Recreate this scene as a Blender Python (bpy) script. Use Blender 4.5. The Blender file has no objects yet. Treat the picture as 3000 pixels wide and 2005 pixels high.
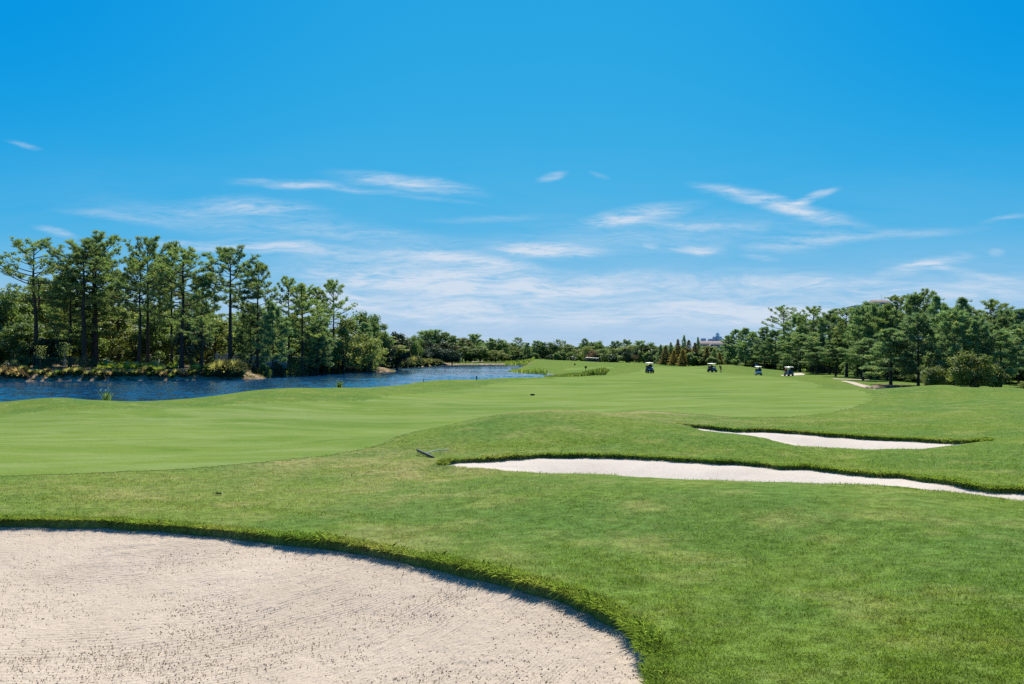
import bpy, math, random
import numpy as np
from mathutils import Vector, Matrix

SC = bpy.context.scene
COL = SC.collection
CAMZ, F, CU, CV = 4.0, 2500.0, 1500.0, 1048.0      # eye height above the lake, focal length, horizon
R_ = np.random.default_rng

# ------------------------------------------------------------------ helpers
def tag(o, label=None, cat=None, group=None, kind=None):
    if label: o['label'] = label
    if cat: o['category'] = cat
    if group: o['group'] = group
    if kind: o['kind'] = kind
    return o

class MB:
    """collects vertex / face arrays and links them as one mesh object"""
    def __init__(s): s.v=[]; s.f=[]; s.n=0; s.t=[]; s.m=[]
    def add(s, v, f, tint=None, mi=0):
        v=np.asarray(v,np.float32); f=np.asarray(f,np.int64)
        s.v.append(v); s.f.append(f+s.n); s.n+=len(v)
        s.t.append(np.full(len(v),0.5,np.float32) if tint is None else np.broadcast_to(np.asarray(tint,np.float32),(len(v),)))
        s.m.append(np.full(len(f),mi,np.int32))
        return s
    def arrays(s): return s
    def add_mb(s, o, M=None):
        for v,f,t,m in zip(o.v,o.f,o.t,o.m):
            if M is not None:
                v=v@np.asarray(M)[:3,:3].T+np.asarray(M)[:3,3]
            s.v.append(v.astype(np.float32)); s.t.append(t); s.m.append(m)
        off=s.n
        for f in o.f: s.f.append(f+off)
        s.n+=o.n
        return s
    def mesh(s, name, mats, smooth=False):
        me=bpy.data.meshes.new(name)
        V=np.concatenate(s.v) if s.v else np.zeros((0,3),np.float32)
        me.vertices.add(len(V)); me.vertices.foreach_set('co',V.ravel())
        loops=np.concatenate([f.ravel() for f in s.f]); tot=np.concatenate([np.full(len(f),f.shape[1]) for f in s.f])
        start=np.concatenate([[0],np.cumsum(tot)[:-1]])
        me.loops.add(len(loops)); me.loops.foreach_set('vertex_index',loops.astype(np.int32))
        me.polygons.add(len(tot)); me.polygons.foreach_set('loop_start',start.astype(np.int32))
        try: me.polygons.foreach_set('loop_total',tot.astype(np.int32))
        except Exception: pass
        mm=np.concatenate(s.m)
        if not isinstance(mats,(list,tuple)): mats=[mats]
        for m in mats: me.materials.append(m)
        if len(mats)>1: me.polygons.foreach_set('material_index',mm)
        if smooth: me.polygons.foreach_set('use_smooth',np.ones(len(tot),bool))
        a=me.attributes.new('tint','FLOAT','POINT'); a.data.foreach_set('value',np.concatenate(s.t).astype(np.float32))
        me.update(calc_edges=True)
        return me
    def build(s, name, mats, parent=None, smooth=False, loc=None):
        o=bpy.data.objects.new(name,s.mesh(name,mats,smooth)); COL.objects.link(o)
        if parent is not None: o.parent=parent
        if loc is not None: o.location=loc
        return o

def tube(pts, rad, n=6, cap=True):
    P=np.asarray(pts,float); k=len(P); rad=np.broadcast_to(np.asarray(rad,float),(k,))
    T=np.gradient(P,axis=0); T/=np.linalg.norm(T,axis=1)[:,None]+1e-9
    ref=np.where(np.abs(T[:,2:3])>0.9,np.array([[1.,0,0]]),np.array([[0,0,1.]]))
    A=np.cross(T,ref); A/=np.linalg.norm(A,axis=1)[:,None]+1e-9; B=np.cross(T,A)
    a=np.linspace(0,2*np.pi,n,endpoint=False)
    V=P[:,None]+rad[:,None,None]*(np.cos(a)[None,:,None]*A[:,None]+np.sin(a)[None,:,None]*B[:,None])
    V=V.reshape(-1,3); i=np.arange(k-1)[:,None]*n; j=np.arange(n)[None]; j2=(j+1)%n
    Fq=np.stack([i+j,i+j2,i+n+j2,i+n+j],-1).reshape(-1,4)
    return V,Fq
def add_tube(mb,pts,rad,n=6,tint=None,mi=0,cap=False):
    V,Fq=tube(pts,rad,n); mb.add(V,Fq,tint,mi)
    if cap:
        mb.add(V[:n][::-1],np.arange(n)[None],tint,mi); mb.add(V[-n:],np.arange(n)[None],tint,mi)
def box(mb,c,s,mi=0,taper=(1,1),bev=0.0,rz=0.0,tint=None):
    """box with bevelled vertical and top edges"""
    x,y,z=np.array(s)/2.0; b=min(bev,x*.9,y*.9,z*.9)
    def ring(zz,ix,kx,ky):
        hx,hy=(x-ix)*kx,(y-ix)*ky; q=max(b-ix,0)
        if b>0: return [(-hx+b,-hy,zz),(hx-b,-hy,zz),(hx,-hy+b,zz),(hx,hy-b,zz),(hx-b,hy,zz),(-hx+b,hy,zz),(-hx,hy-b,zz),(-hx,-hy+b,zz)]
        return [(-hx,-hy,zz),(hx,-hy,zz),(hx,hy,zz),(-hx,hy,zz)]
    lv=[(-z,b*.6,1,1),(-z+b,0,1,1),(z-b,0,*taper),(z,b*.6,*taper)] if b>0 else [(-z,0,1,1),(z,0,*taper)]
    V=[];n=0
    for zz,ix,kx,ky in lv: r=ring(zz,ix,kx,ky); n=len(r); V+=r
    V=np.array(V); ca,sa=math.cos(rz),math.sin(rz)
    V=np.stack([V[:,0]*ca-V[:,1]*sa,V[:,0]*sa+V[:,1]*ca,V[:,2]],1)+np.array(c)
    k=len(lv); i=np.arange(k-1)[:,None]*n; j=np.arange(n)[None]; j2=(j+1)%n
    Fq=np.stack([i+j,i+j2,i+n+j2,i+n+j],-1).reshape(-1,4)
    mb.add(V,Fq,tint,mi); mb.add(V[:n][::-1],np.arange(n)[None],tint,mi); mb.add(V[-n:],np.arange(n)[None],tint,mi)
def lathe(mb,prof,n=12,axis='z',c=(0,0,0),mi=0):
    """closed profile of (radius, height) turned about an axis"""
    a=np.linspace(0,2*np.pi,n,endpoint=False); V=[]
    for r,h in prof: V.append(np.stack([r*np.cos(a),r*np.sin(a),np.full(n,h)],1))
    V=np.concatenate(V)
    if axis=='x': V=V[:,[2,0,1]]
    if axis=='y': V=V[:,[1,2,0]]
    k=len(prof); i=np.arange(k-1)[:,None]*n; j=np.arange(n)[None]; j2=(j+1)%n
    mb.add(V+np.array(c),np.stack([i+j,i+j2,i+n+j2,i+n+j],-1).reshape(-1,4),None,mi)
    mb.add(V[:n]+np.array(c),np.arange(n)[None][:,::-1],None,mi); mb.add(V[-n:]+np.array(c),np.arange(n)[None],None,mi)
def empty(name,loc,rz=0.0,label=None,cat=None,group=None):
    o=bpy.data.objects.new(name,None); COL.objects.link(o); o.location=loc; o.rotation_euler=(0,0,rz)
    o.empty_display_size=0.3
    return tag(o,label,cat,group)
def copy_tree(o,parent=None):
    c=o.copy(); COL.objects.link(c)
    if parent is not None: c.parent=parent
    for ch in list(o.children): copy_tree(ch,c)
    return c
def sstep(a,b,x):
    t=np.clip((x-a)/(b-a),0,1); return t*t*(3-2*t)
def vnoise(x,y,seed=0):
    """smooth value noise in -1..1"""
    xi=np.floor(x).astype(np.int64); yi=np.floor(y).astype(np.int64); fx=x-xi; fy=y-yi
    fx=fx*fx*(3-2*fx); fy=fy*fy*(3-2*fy)
    def h(a,b):
        n=(a*374761393+b*668265263+seed*144665)&0x7fffffff
        n=((n^(n>>13))*1274126177)&0x7fffffff
        n=n^(n>>16)
        return (n&0xffff)/32767.5-1
    return (h(xi,yi)*(1-fx)+h(xi+1,yi)*fx)*(1-fy)+(h(xi,yi+1)*(1-fx)+h(xi+1,yi+1)*fx)*fy

# ------------------------------------------------------------------ terrain: surveyed heights (bearing, sight angle, distance)
LIP1=[(-600,1548,14.4),(0,1545,14.2),(256,1546,14.0),(550,1566,13.2),(767,1590,12.5),(997,1612,11.7),(1125,1638,11.1),(1228,1660,10.6),
      (1330,1676,10.1),(1471,1720,9.4),(1637,1762,8.7),(1790,1838,7.8),(1867,1900,7.2),(1905,2005,6.4),(1915,2150,5.5)]
LIP2=[(1284,1367,24.3),(1330,1357,25),(1470,1349,26),(1586,1343,26.5),(1714,1342,26.5),(1867,1346,26),(2046,1357,25),(2174,1364,24.3),
      (2251,1371,23.8),(2302,1380,23.2),(2340,1374,23.2),(2481,1391,22),(2622,1401,20.9),(2724,1415,19.8),(2813,1427,18.9),(3000,1446,17.8),(3250,1476,16)]
LIP3=[(1985,1250,38.3),(2089,1259,37.5),(2241,1267,36.5),(2371,1276,35.5),(2502,1285,34.5),(2676,1294,33),(2763,1301,32),(2850,1301,31),(2900,1300,30.3)]
LH=[0.10,0.075,0.10]
NEAR1=[(1850,4.6),(1000,4.0),(-600,4.0)]
NEAR2=[(3250,15.0),(3000,16.4),(2813,17.6),(2622,18.6),(2430,19.2),(2238,19.7),(2046,20.3),(1790,21.5),(1535,23.1),(1400,24.0)]
NEAR3=[(2850,29.6),(2724,29.3),(2622,29.3),(2494,29.8),(2366,30.8),(2251,32.3),(2097,35.3),(2000,37.2)]
FARB=[(2287,1106,178),(2300,1101.5,186),(2352,1101.5,186),(2362,1104,178)]

CTRL=[]      # (u, Y, D)
def cv(u,v,Y): CTRL.append((u,Y,(v-CV)*Y/F))
def cd(u,Y,D): CTRL.append((u,Y,D))
for L,h in zip((LIP1,LIP2,LIP3),LH):
    for u,v,Y in L: cd(u,Y,(v-CV)*Y/F-h)
for u,Y,D in [(-1200,2,2.6),(0,2.5,2.5),(1500,2.5,2.1),(3000,2.5,1.9),(4200,2.5,1.8),(0,6,2.62),(900,6,2.5),(0,9,2.66),(700,9,2.6),(1500,6.3,2.4),(1200,8.6,2.52)]: cd(u,Y,D)
for u,v,D in [(2300,2005,2.2),(3000,2005,2.1),(3600,2005,2.0),(2200,1600,2.47),(2700,1700,2.3),(3300,1750,2.15),(1500,1560,2.55),(1200,1500,2.7),(900,1480,2.84),(400,1470,2.9),
              (0,1455,2.94),(-600,1450,2.95),(-600,1395,3.2),(0,1394,3.2),(400,1385,3.2),(760,1358,3.22),(1000,1340,3.24),(1180,1365,3.1),(1270,1330,3.19),
              (0,1300,3.45),(0,1215,3.6),(500,1300,3.45),(500,1230,3.6),(900,1280,3.45),(1000,1195,3.55),(1400,1170,3.5),(1560,1158,3.45),(2000,1170,3.4),
              (2000,1120,3.35),(2400,1180,3.2),(2400,1130,3.3),(2550,1160,3.1),(1700,1125,3.4),(1400,1130,3.45),(1200,1150,3.5),(-600,1300,3.45),(-600,1215,3.55)]:
    cd(u,F*D/(v-CV),D)
for p in [(1296,1382,23.6),(1535,1384,21.5),(1790,1394,20),(2046,1411,19),(2238,1421,18.5),(2430,1423,18),(2622,1430,17.5),(2813,1449,16.5),(3000,1469,15.4),(3300,1503,13.8)]: cv(*p)
for p in [(1600,22.4,3.15),(2046,20.4,3.1),(2430,19.3,3.05),(2813,17.7,2.95),(3000,16.5,2.85)]: cd(*p)
for p in [(1222,1272,33),(1331,1243,35.5),(1440,1217,38),(1560,1206,40),(1690,1204,40.5),(1766,1209,39.8),(1870,1224,38.2),(1976,1243,36),(2097,1266,34),(2251,1295,31),(2366,1308,29.5),
          (2494,1315,28.5),(2622,1316,28),(2724,1315,28),(2813,1309,28.5),(3000,1285,30),(3300,1275,30.5),(1714,1280,31.5),(2366,1352,25.6),(2700,1372,23.3),(3000,1400,20.5)]: cv(*p)
for p in [(1560,46,3.4),(1331,42,3.48),(1222,39,3.48),(1700,46,3.3),(2622,29.4,3.3),(2366,30.9,3.3),(2097,35.4,3.2),(2600,42,3.2),(2850,35,3.1)]: cd(*p)
for p in [(1850,1207,47),(1970,1216,46),(2302,1226,46),(2174,1227,46),(3000,1225,42),(3300,1225,42)]: cv(*p)
for p in [(-600,1180,63),(0,1180,63),(136,1166,62),(185,1165,62),(245,1171,62.5),(320,1174,63),(405,1178,63.5),(500,1174,65),(638,1160.6,69),(727,1146,75),(812,1140,80),(950,1137,90),
          (1050,1136,94),(1113,1136,98),(1166,1132,104),(1241,1119,115),(1284,1114,119),(1396,1113,127),(1455,1109,132),(1525,1107,137),(1595,1106,142),(1700,1103.5,150),(1778,1103,153)]: cv(*p)
for u,Y in [(-600,72),(0,72),(185,71),(405,72),(638,79),(812,91),(1000,103),(1166,116),(1284,131),(1455,145),(1595,154)]: cd(u,Y,3.75)
for p in [(1600,1085,250),(1600,1070,330),(1513,1053,430),(1549,1052.5,430),(1595,1054,430),(1642,1056.6,420),(1700,1058,400),(1718,1062,380),(1757,1062.4,360),(1842,1064.5,310),
          (1876,1068,290),(1914,1072,270),(1970,1075,250),(2012,1076.5,245),(2055,1073,240),(2087,1071,240),(2115,1069.4,240),(2141,1069.8,235),(2180,1076,230),(2210,1076.7,225),
          (2238,1081,220),(2261,1083,215),(2300,1089,205),(2318,1092,200),(2352,1091.3,192),(2375,1094,184),(2421,1104.7,160),(2456,1108.8,150),(2479,1111,145),(2458,1118,128),
          (2575,1144,92),(2620,1143.5,91),(2684,1140,86),(2718,1134,82),(2764,1129.5,80),(2794,1130,79),(2821,1135.6,79),(2849,1140,79),(2890,1137,76),(2936,1135,74),(2971,1136,73),
          (3000,1140,73),(3300,1140,73),(2800,1165,66),(2700,1180,60),(2900,1170,60),(3000,1190,52),(3300,1190,52),(1903,1091,163),(2088,1091,185),(1990,1100,150),(2222,1100.5,168),(2308,1104,166)]: cv(*p)
for p in [(2222,182,3.74),(2308,180,3.8),(1800,200,3.3),(1720,180,3.55),(1720,230,3.4),(2700,100,3.8),(2900,98,3.8),(2700,118,3.88),(2900,118,3.85),(2700,150,3.7),(2900,150,3.7),(3400,110,3.7),(2560,130,3.75),(2500,190,3.7),(2300,240,3.75),(2300,280,3.6),(2180,265,3.4),(2130,280,3.2),(2150,330,2.9),(2420,190,3.8),
          (2000,300,2.8),(1800,440,2.5),(1735,420,2.4),(1600,520,1.6),(1480,480,3.0),(1400,520,2.6),(1200,480,2.0),(1000,300,2.0),(800,280,2.0),(900,250,2.3),(500,190,1.9),(200,190,1.9),(0,180,1.9),
          (0,157,2.2),(300,160,2.1),(500,163,2.1),(640,170,2.1),(-600,160,2.1),(-600,190,1.9),(800,240,2.4),(1000,246,2.5),(1140,262,2.8),(1110,322,2.9),(1180,365,0.9),(1230,380,1.8),(1260,430,2.6),(1330,480,3.0),
          (1420,500,2.2)]: cd(*p)
for u in (-1200,0,700,1400,2000,2600,3300,4200):
    cd(u,700,2.2); cd(u,3000,2.0)
_c=np.array(CTRL); SU,SY=1/700.0,2.5
def _ph(u,Y): return np.stack([np.asarray(u,float)*SU,np.log(np.asarray(Y,float))*SY],-1)
def _k(r2): return 0.5*r2*np.log(r2+1e-12)
_P=_ph(_c[:,0],_c[:,1]); n_=len(_P)
_A=np.zeros((n_+3,n_+3)); _A[:n_,:n_]=_k(((_P[:,None]-_P[None])**2).sum(-1))+np.eye(n_)*3e-4
_A[:n_,n_]=1; _A[:n_,n_+1:]=_P; _A[n_:,:n_]=_A[:n_,n_:].T
_W=np.linalg.solve(_A,np.concatenate([_c[:,2],np.zeros(3)]))
def tps(u,Y):
    q=_ph(u,Y); sh=q.shape[:-1]; q=q.reshape(-1,2); out=np.empty(len(q))
    for i in range(0,len(q),20000):
        s=q[i:i+20000]; out[i:i+20000]=_k(((s[:,None]-_P[None])**2).sum(-1))@_W[:n_]+_W[n_]+s@_W[n_+1:]
    return CAMZ-out.reshape(sh)
def uX(u,Y): return (np.asarray(u,float)-CU)/F*np.asarray(Y,float)
def xu(X,Y): return np.asarray(X,float)/np.asarray(Y,float)*F+CU

# lake outline (bearing, distance)
LAKE=[(-1100,74),(0,73),(192,71.5),(422,73),(600,79),(727,87),(812,93),(950,104),(1113,113),(1241,127),(1400,141),(1525,150),(1600,156),(1690,163),(1720,170),(1690,188),(1600,200),
      (1584,214),(1549,220),(1502,240),(1481,247),(1495,262),(1530,330),(1552,405),(1556,452),(1478,475),(1400,472),(1318,458),(1262,410),(1225,355),(1165,325),(1108,306),(1125,262),(1150,241),
      (1130,234),(1000,236),(900,233),(740,228),(690,208),(688,186),(715,172),(790,160),(735,156),(640,151),(500,149),(400,146),(300,147),(150,143),(0,141),(-400,135),(-1100,133)]
POND=[(2560,99),(2690,96),(2740,104),(2716,113),(2640,115),(2600,113),(2562,112)]
def toXY(poly): return np.array([(float(uX(u,Y)),Y) for u,Y in poly])
def resample(P,step,amp=0.0,seed=1,freq=1.0):
    P=np.asarray(P,float); Q=np.vstack([P,P[:1]]); out=[]
    for a,b in zip(Q[:-1],Q[1:]):
        n=max(1,int(np.linalg.norm(b-a)/step)); out+= [a+(b-a)*k/n for k in range(n)]
    O=np.array(out)
    for _ in range(2): O=(np.roll(O,1,0)+2*O+np.roll(O,-1,0))/4
    if amp:
        T=np.roll(O,-1,0)-np.roll(O,1,0); N=np.stack([-T[:,1],T[:,0]],1)/(np.linalg.norm(T,axis=1)[:,None]+1e-9)
        s=O.sum(1)*freq; d=vnoise(O[:,0]*freq,O[:,1]*freq,seed)+0.6*vnoise(O[:,0]*freq*2.7,O[:,1]*freq*2.7,seed+5)
        O=O+N*(d*amp)[:,None]
    return O
def sdf(poly,X,Y):
    """signed distance, positive inside"""
    X=np.asarray(X,float).ravel(); Y=np.asarray(Y,float).ravel(); A=poly; B=np.roll(poly,-1,0)
    best=np.full(len(X),1e9); ins=np.zeros(len(X),bool)
    for a,b in zip(A,B):
        d=b-a; L=d@d+1e-12; t=np.clip(((X-a[0])*d[0]+(Y-a[1])*d[1])/L,0,1)
        q=(X-a[0]-t*d[0])**2+(Y-a[1]-t*d[1])**2; np.minimum(best,q,out=best)
        c=(a[1]>Y)!=(b[1]>Y)
        if abs(d[1])>1e-9: ins^=c&(X<a[0]+(Y-a[1])/d[1]*d[0])
    return np.sqrt(best)*np.where(ins,1,-1)
def sdf_box(poly,X,Y,pad,far=-1e3):
    sh=np.shape(X); X=np.ravel(X); Y=np.ravel(Y); o=np.full(len(X),far); lo=poly.min(0)-pad; hi=poly.max(0)+pad
    m=(X>lo[0])&(X<hi[0])&(Y>lo[1])&(Y<hi[1])
    if m.any(): o[m]=sdf(poly,X[m],Y[m])
    return o.reshape(sh)
BUNK=[]
for i,(L,N) in enumerate(((LIP1,NEAR1),(LIP2,NEAR2),(LIP3,NEAR3))):
    P=toXY([(u,Y) for u,v,Y in L]+list(N))
    BUNK.append(resample(P,0.12 if i==0 else 0.2,(0.05,0.08,0.07)[i],11+i,1.9))
LAKEP=resample(toXY(LAKE),3.0,0.9,4,0.09); PONDP=resample(toXY(POND),1.0,0.25,5,0.3)
def lake_blend(z,X,Y):
    dry=np.ones(np.shape(z),bool)
    for P,w in ((LAKEP,3.0),(PONDP,1.2)):
        s=sdf_box(P,X,Y,30); t=sstep(-w,w,s)
        z=z*(1-t)+(-0.9)*t; dry&=s<-w*0.9
    return np.where(dry,np.maximum(z,0.06),z)
def gz(X,Y):
    X=np.atleast_1d(np.asarray(X,float)); Y=np.atleast_1d(np.asarray(Y,float))
    return lake_blend(tps(xu(X,Y),Y),X,Y)
def at(u,Y):
    X=float(uX(u,Y)); return X,float(Y),float(gz(X,Y)[0])
def hit(u,v,Ya=5.0,Yb=700.0):
    """first point of the terrain beyond Ya on the line of sight"""
    Y=np.exp(np.linspace(math.log(Ya),math.log(Yb),1500)); z=gz(uX(u,Y),Y); vv=CV+(CAMZ-z)/Y*F
    k=np.where((vv[:-1]>=v)&(vv[1:]<v))[0]
    if len(k)==0: k=[int(np.argmin(abs(vv-v)))]; y=Y[k[0]]
    else:
        k=k[0]; y=Y[k]+(Y[k+1]-Y[k])*(vv[k]-v)/(vv[k]-vv[k+1]+1e-9)
    return at(u,y)
# ------------------------------------------------------------------ materials
class NT:
    def __init__(s,name):
        s.m=bpy.data.materials.new(name); s.m.use_nodes=True; s.t=s.m.node_tree; s.t.nodes.clear(); s.out=s.n('ShaderNodeOutputMaterial')
    def n(s,t,**k):
        x=s.t.nodes.new(t)
        for a,b in k.items():
            if a.startswith('i_'): x.inputs[int(a[2:]) if a[2:].isdigit() else a[2:].replace('_',' ')].default_value=b
            else: setattr(x,a,b)
        return x
    def l(s,a,b): s.t.links.new(a,b)
    def vec(s,scale=(1,1,1),rot=(0,0,0),src='Object'):
        tc=s.n('ShaderNodeTexCoord'); mp=s.n('ShaderNodeMapping'); mp.inputs['Scale'].default_value=scale; mp.inputs['Rotation'].default_value=rot
        s.l(tc.outputs[src],mp.inputs[0]); return mp.outputs[0]
    def noise(s,scale,detail=4,rough=.55,vec=None,dist=0.0):
        x=s.n('ShaderNodeTexNoise'); x.inputs['Scale'].default_value=scale; x.inputs['Detail'].default_value=detail; x.inputs['Roughness'].default_value=rough; x.inputs['Distortion'].default_value=dist
        s.l(vec if vec is not None else s.vec(),x.inputs['Vector']); return x.outputs['Fac']
    def rng(s,x,a,b,c=0.,d=1.,smooth=False):
        r=s.n('ShaderNodeMapRange'); r.interpolation_type='SMOOTHSTEP' if smooth else 'LINEAR'
        for i,q in enumerate((a,b,c,d)): r.inputs[i+1].default_value=q
        s.l(x,r.inputs[0]); return r.outputs[0]
    def mix(s,f,a,b,mode='MIX'):
        x=s.n('ShaderNodeMix',data_type='RGBA',blend_type=mode)
        for sock,val in ((x.inputs[0],f),(x.inputs[6],a),(x.inputs[7],b)):
            if hasattr(val,'links') or hasattr(val,'is_output'): s.l(val,sock)
            else: sock.default_value=val if isinstance(val,(int,float)) else (*val,1)
        return x.outputs[2]
    def math(s,op,a,b=0.,c=None):
        x=s.n('ShaderNodeMath',operation=op)
        for i,val in enumerate((a,b,c)):
            if val is None: continue
            if hasattr(val,'is_output'): s.l(val,x.inputs[i])
            else: x.inputs[i].default_value=val
        return x.outputs[0]
    def attr(s,n): return s.n('ShaderNodeAttribute',attribute_name=n).outputs['Fac']
    def bump(s,h,strength=.5,dist=.05,normal=None):
        b=s.n('ShaderNodeBump'); b.inputs['Strength'].default_value=strength; b.inputs['Distance'].default_value=dist; s.l(h,b.inputs['Height'])
        if normal is not None: s.l(normal,b.inputs['Normal'])
        return b.outputs[0]
    def surf(s,sh): s.l(sh,s.out.inputs['Surface']); return s.m
    def principled(s,col,rough=.6,spec=.3,metal=0.,normal=None):
        p=s.n('ShaderNodeBsdfPrincipled'); p.inputs['Roughness'].default_value=rough; p.inputs['Specular IOR Level'].default_value=spec; p.inputs['Metallic'].default_value=metal
        if hasattr(col,'is_output'): s.l(col,p.inputs['Base Color'])
        else: p.inputs['Base Color'].default_value=(*col,1)
        if normal is not None: s.l(normal,p.inputs['Normal'])
        return p.outputs[0]
def lin(r,g,b):
    f=lambda c:(c/255/12.92) if c/255<=0.04045 else ((c/255+.055)/1.055)**2.4
    return (f(r),f(g),f(b))
def plain(name,col,rough=.5,spec=.4,metal=0.,var=.12,sc=6.):
    t=NT(name); c=t.mix(t.rng(t.noise(sc,3),.3,.7),tuple(x*(1-var) for x in col),tuple(min(1,x*(1+var)) for x in col))
    return t.surf(t.principled(c,rough,spec,metal))

ROUGH_G=(.138,.208,.046); ROUGH_B=(.104,.185,.048); ROUGH_Y=(.225,.255,.088); ROUGH_D=(.315,.285,.140)
def grass_col(t):
    """mown rough: greener and yellower patches, dry crests; the same in the turf and in its blades"""
    v=t.vec()
    n1=t.noise(.16,4,.6,v,.4); n2=t.noise(.75,4,.6,v); n3=t.noise(4.5,3,.6,v)
    c=t.mix(t.rng(n1,.36,.62,smooth=True),ROUGH_B,ROUGH_G)
    c=t.mix(t.math('MULTIPLY',t.rng(n2,.47,.72,smooth=True),.75),c,ROUGH_Y)
    d=t.math('MULTIPLY',t.attr('dry'),t.rng(n2,.25,.66))
    c=t.mix(d,c,ROUGH_D)
    return t.mix(.55,c,t.mix(t.rng(n3,.3,.7),(.45,.45,.42),(1.5,1.5,1.5)),'MULTIPLY')
def mat_rough():
    t=NT('rough_turf'); v=t.vec(); c=grass_col(t)
    soil=t.attr('cut'); c=t.mix(soil,c,(.10,.068,.038))
    far=t.attr('bank'); bk=t.mix(t.rng(t.noise(.35,5,.65,v),.36,.62),(.19,.14,.09),(.46,.35,.25))
    bk=t.mix(t.rng(t.noise(.9,4,.6,v),.52,.60),bk,(.060,.068,.022))
    c=t.mix(far,c,bk)
    f=t.noise(22,5,.7,v); c=t.mix(.6,c,t.mix(t.rng(f,.33,.66),(.55,.55,.5),(1.35,1.35,1.3)),'MULTIPLY')
    h=t.math('ADD',t.math('MULTIPLY',t.noise(3.2,5,.65,v),1.0),t.math('MULTIPLY',t.noise(16,4,.7,v),.55))
    return t.surf(t.principled(c,.9,.0,normal=t.bump(h,.75,.07)))
def mat_fairway():
    t=NT('fairway_turf'); v=t.vec()
    s1=t.noise(1,5,.62,t.vec((.10,.24,1),(0,0,-.34)),1.4); s2=t.noise(1,4,.65,t.vec((.16,.95,1),(0,0,-.12)),.5); b=t.noise(.09,3,.5,v)
    c=t.mix(t.rng(b,.35,.65),(.122,.200,.046),(.160,.235,.052))
    c=t.mix(t.math('MULTIPLY',t.rng(s1,.42,.68,smooth=True),.7),c,(.210,.275,.098))
    c=t.mix(t.math('MULTIPLY',t.rng(s2,.5,.70,smooth=True),.45),c,(.250,.312,.135))
    c=t.mix(t.math('MULTIPLY',t.rng(s1,.42,.30,smooth=True),.6),c,(.098,.172,.034))
    f=t.noise(9,5,.75,t.vec((1,2.2,1))); c=t.mix(.5,c,t.mix(t.rng(f,.33,.66),(.62,.64,.6),(1.36,1.34,1.34)),'MULTIPLY')
    h=t.noise(11,5,.8,v)
    return t.surf(t.principled(c,.9,.0,normal=t.bump(h,.5,.04)))
def mat_sand(name,lo,hi,rake=1.0,speck=True):
    t=NT(name); v=t.vec(); e=t.attr('rake')
    wob=t.noise(.5,3,.5,v); w2=t.noise(2.4,3,.6,v)
    ph=t.math('ADD',t.math('MULTIPLY',e,1.0),t.math('ADD',t.math('MULTIPLY',wob,.35),t.math('MULTIPLY',w2,.05)))
    g=t.math('SINE',t.math('MULTIPLY',ph,2*math.pi/(.075 if speck else .16))); msk=t.math('MULTIPLY',t.rng(t.noise(.7,4,.6,v),.42,.62,smooth=True),t.rng(t.noise(5,4,.7,v),.35,.65))
    g=t.math('MULTIPLY',g,t.math('MULTIPLY',msk,rake))
    fine=t.noise(42,5,.75,v); mid=t.noise(9,4,.6,v); vo=t.noise(19,2,.5,v); peb=t.rng(vo,.60,.74,smooth=True)
    h=t.math('ADD',t.math('MULTIPLY',g,.26),t.math('ADD',t.math('MULTIPLY',fine,.55),t.math('ADD',t.math('MULTIPLY',mid,.8),t.math('MULTIPLY',peb,.5))))
    c=t.mix(t.rng(t.noise(.5,4,.6,v),.35,.65),lo,hi); c=t.mix(t.rng(fine,.40,.62),tuple(x*.80 for x in lo),c)
    if speck:
        sp=t.rng(t.noise(30,2,.5,v),.665,.70); pm=t.rng(t.noise(.9,3,.6,v),.40,.60); c=t.mix(t.math('MULTIPLY',t.math('MULTIPLY',sp,pm),.7),c,tuple(x*.42 for x in lo))
    return t.surf(t.principled(c,.9,.08,normal=t.bump(h,.7,.024)))
def mat_water():
    t=NT('lake_water')
    h=t.noise(1,3,.6,t.vec((3.5,5.5,1),(0,0,-.1)))
    p=t.n('ShaderNodeBsdfPrincipled'); p.inputs['Base Color'].default_value=(.003,.048,.125,1); p.inputs['Roughness'].default_value=.08; p.inputs['IOR'].default_value=1.333
    t.l(t.bump(h,.4,.04),p.inputs['Normal']); return t.surf(p.outputs[0])
def mat_leaf(name,c1,c2,c3=None,transl=.40,gloss=.06,rough=.45):
    t=NT(name); ti=t.attr('tint'); oi=t.n('ShaderNodeObjectInfo').outputs['Random']
    c=t.mix(ti,c1,c2)
    if c3: c=t.mix(t.rng(ti,.80,.86),c,c3)
    c=t.mix(1.0,c,t.mix(oi,(.80,.82,.86),(1.2,1.18,1.12)),'MULTIPLY')
    d=t.n('ShaderNodeBsdfDiffuse'); tr=t.n('ShaderNodeBsdfTranslucent'); t.l(c,d.inputs[0]); t.l(t.mix(1.0,c,(1.25,1.3,.8),'MULTIPLY'),tr.inputs[0])
    m=t.n('ShaderNodeMixShader'); m.inputs[0].default_value=transl; t.l(d.outputs[0],m.inputs[1]); t.l(tr.outputs[0],m.inputs[2])
    g=t.n('ShaderNodeBsdfGlossy'); g.inputs['Roughness'].default_value=rough; g.inputs[0].default_value=(.9,.95,1,1)
    m2=t.n('ShaderNodeMixShader'); m2.inputs[0].default_value=gloss; t.l(m.outputs[0],m2.inputs[1]); t.l(g.outputs[0],m2.inputs[2])
    return t.surf(m2.outputs[0])
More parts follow.
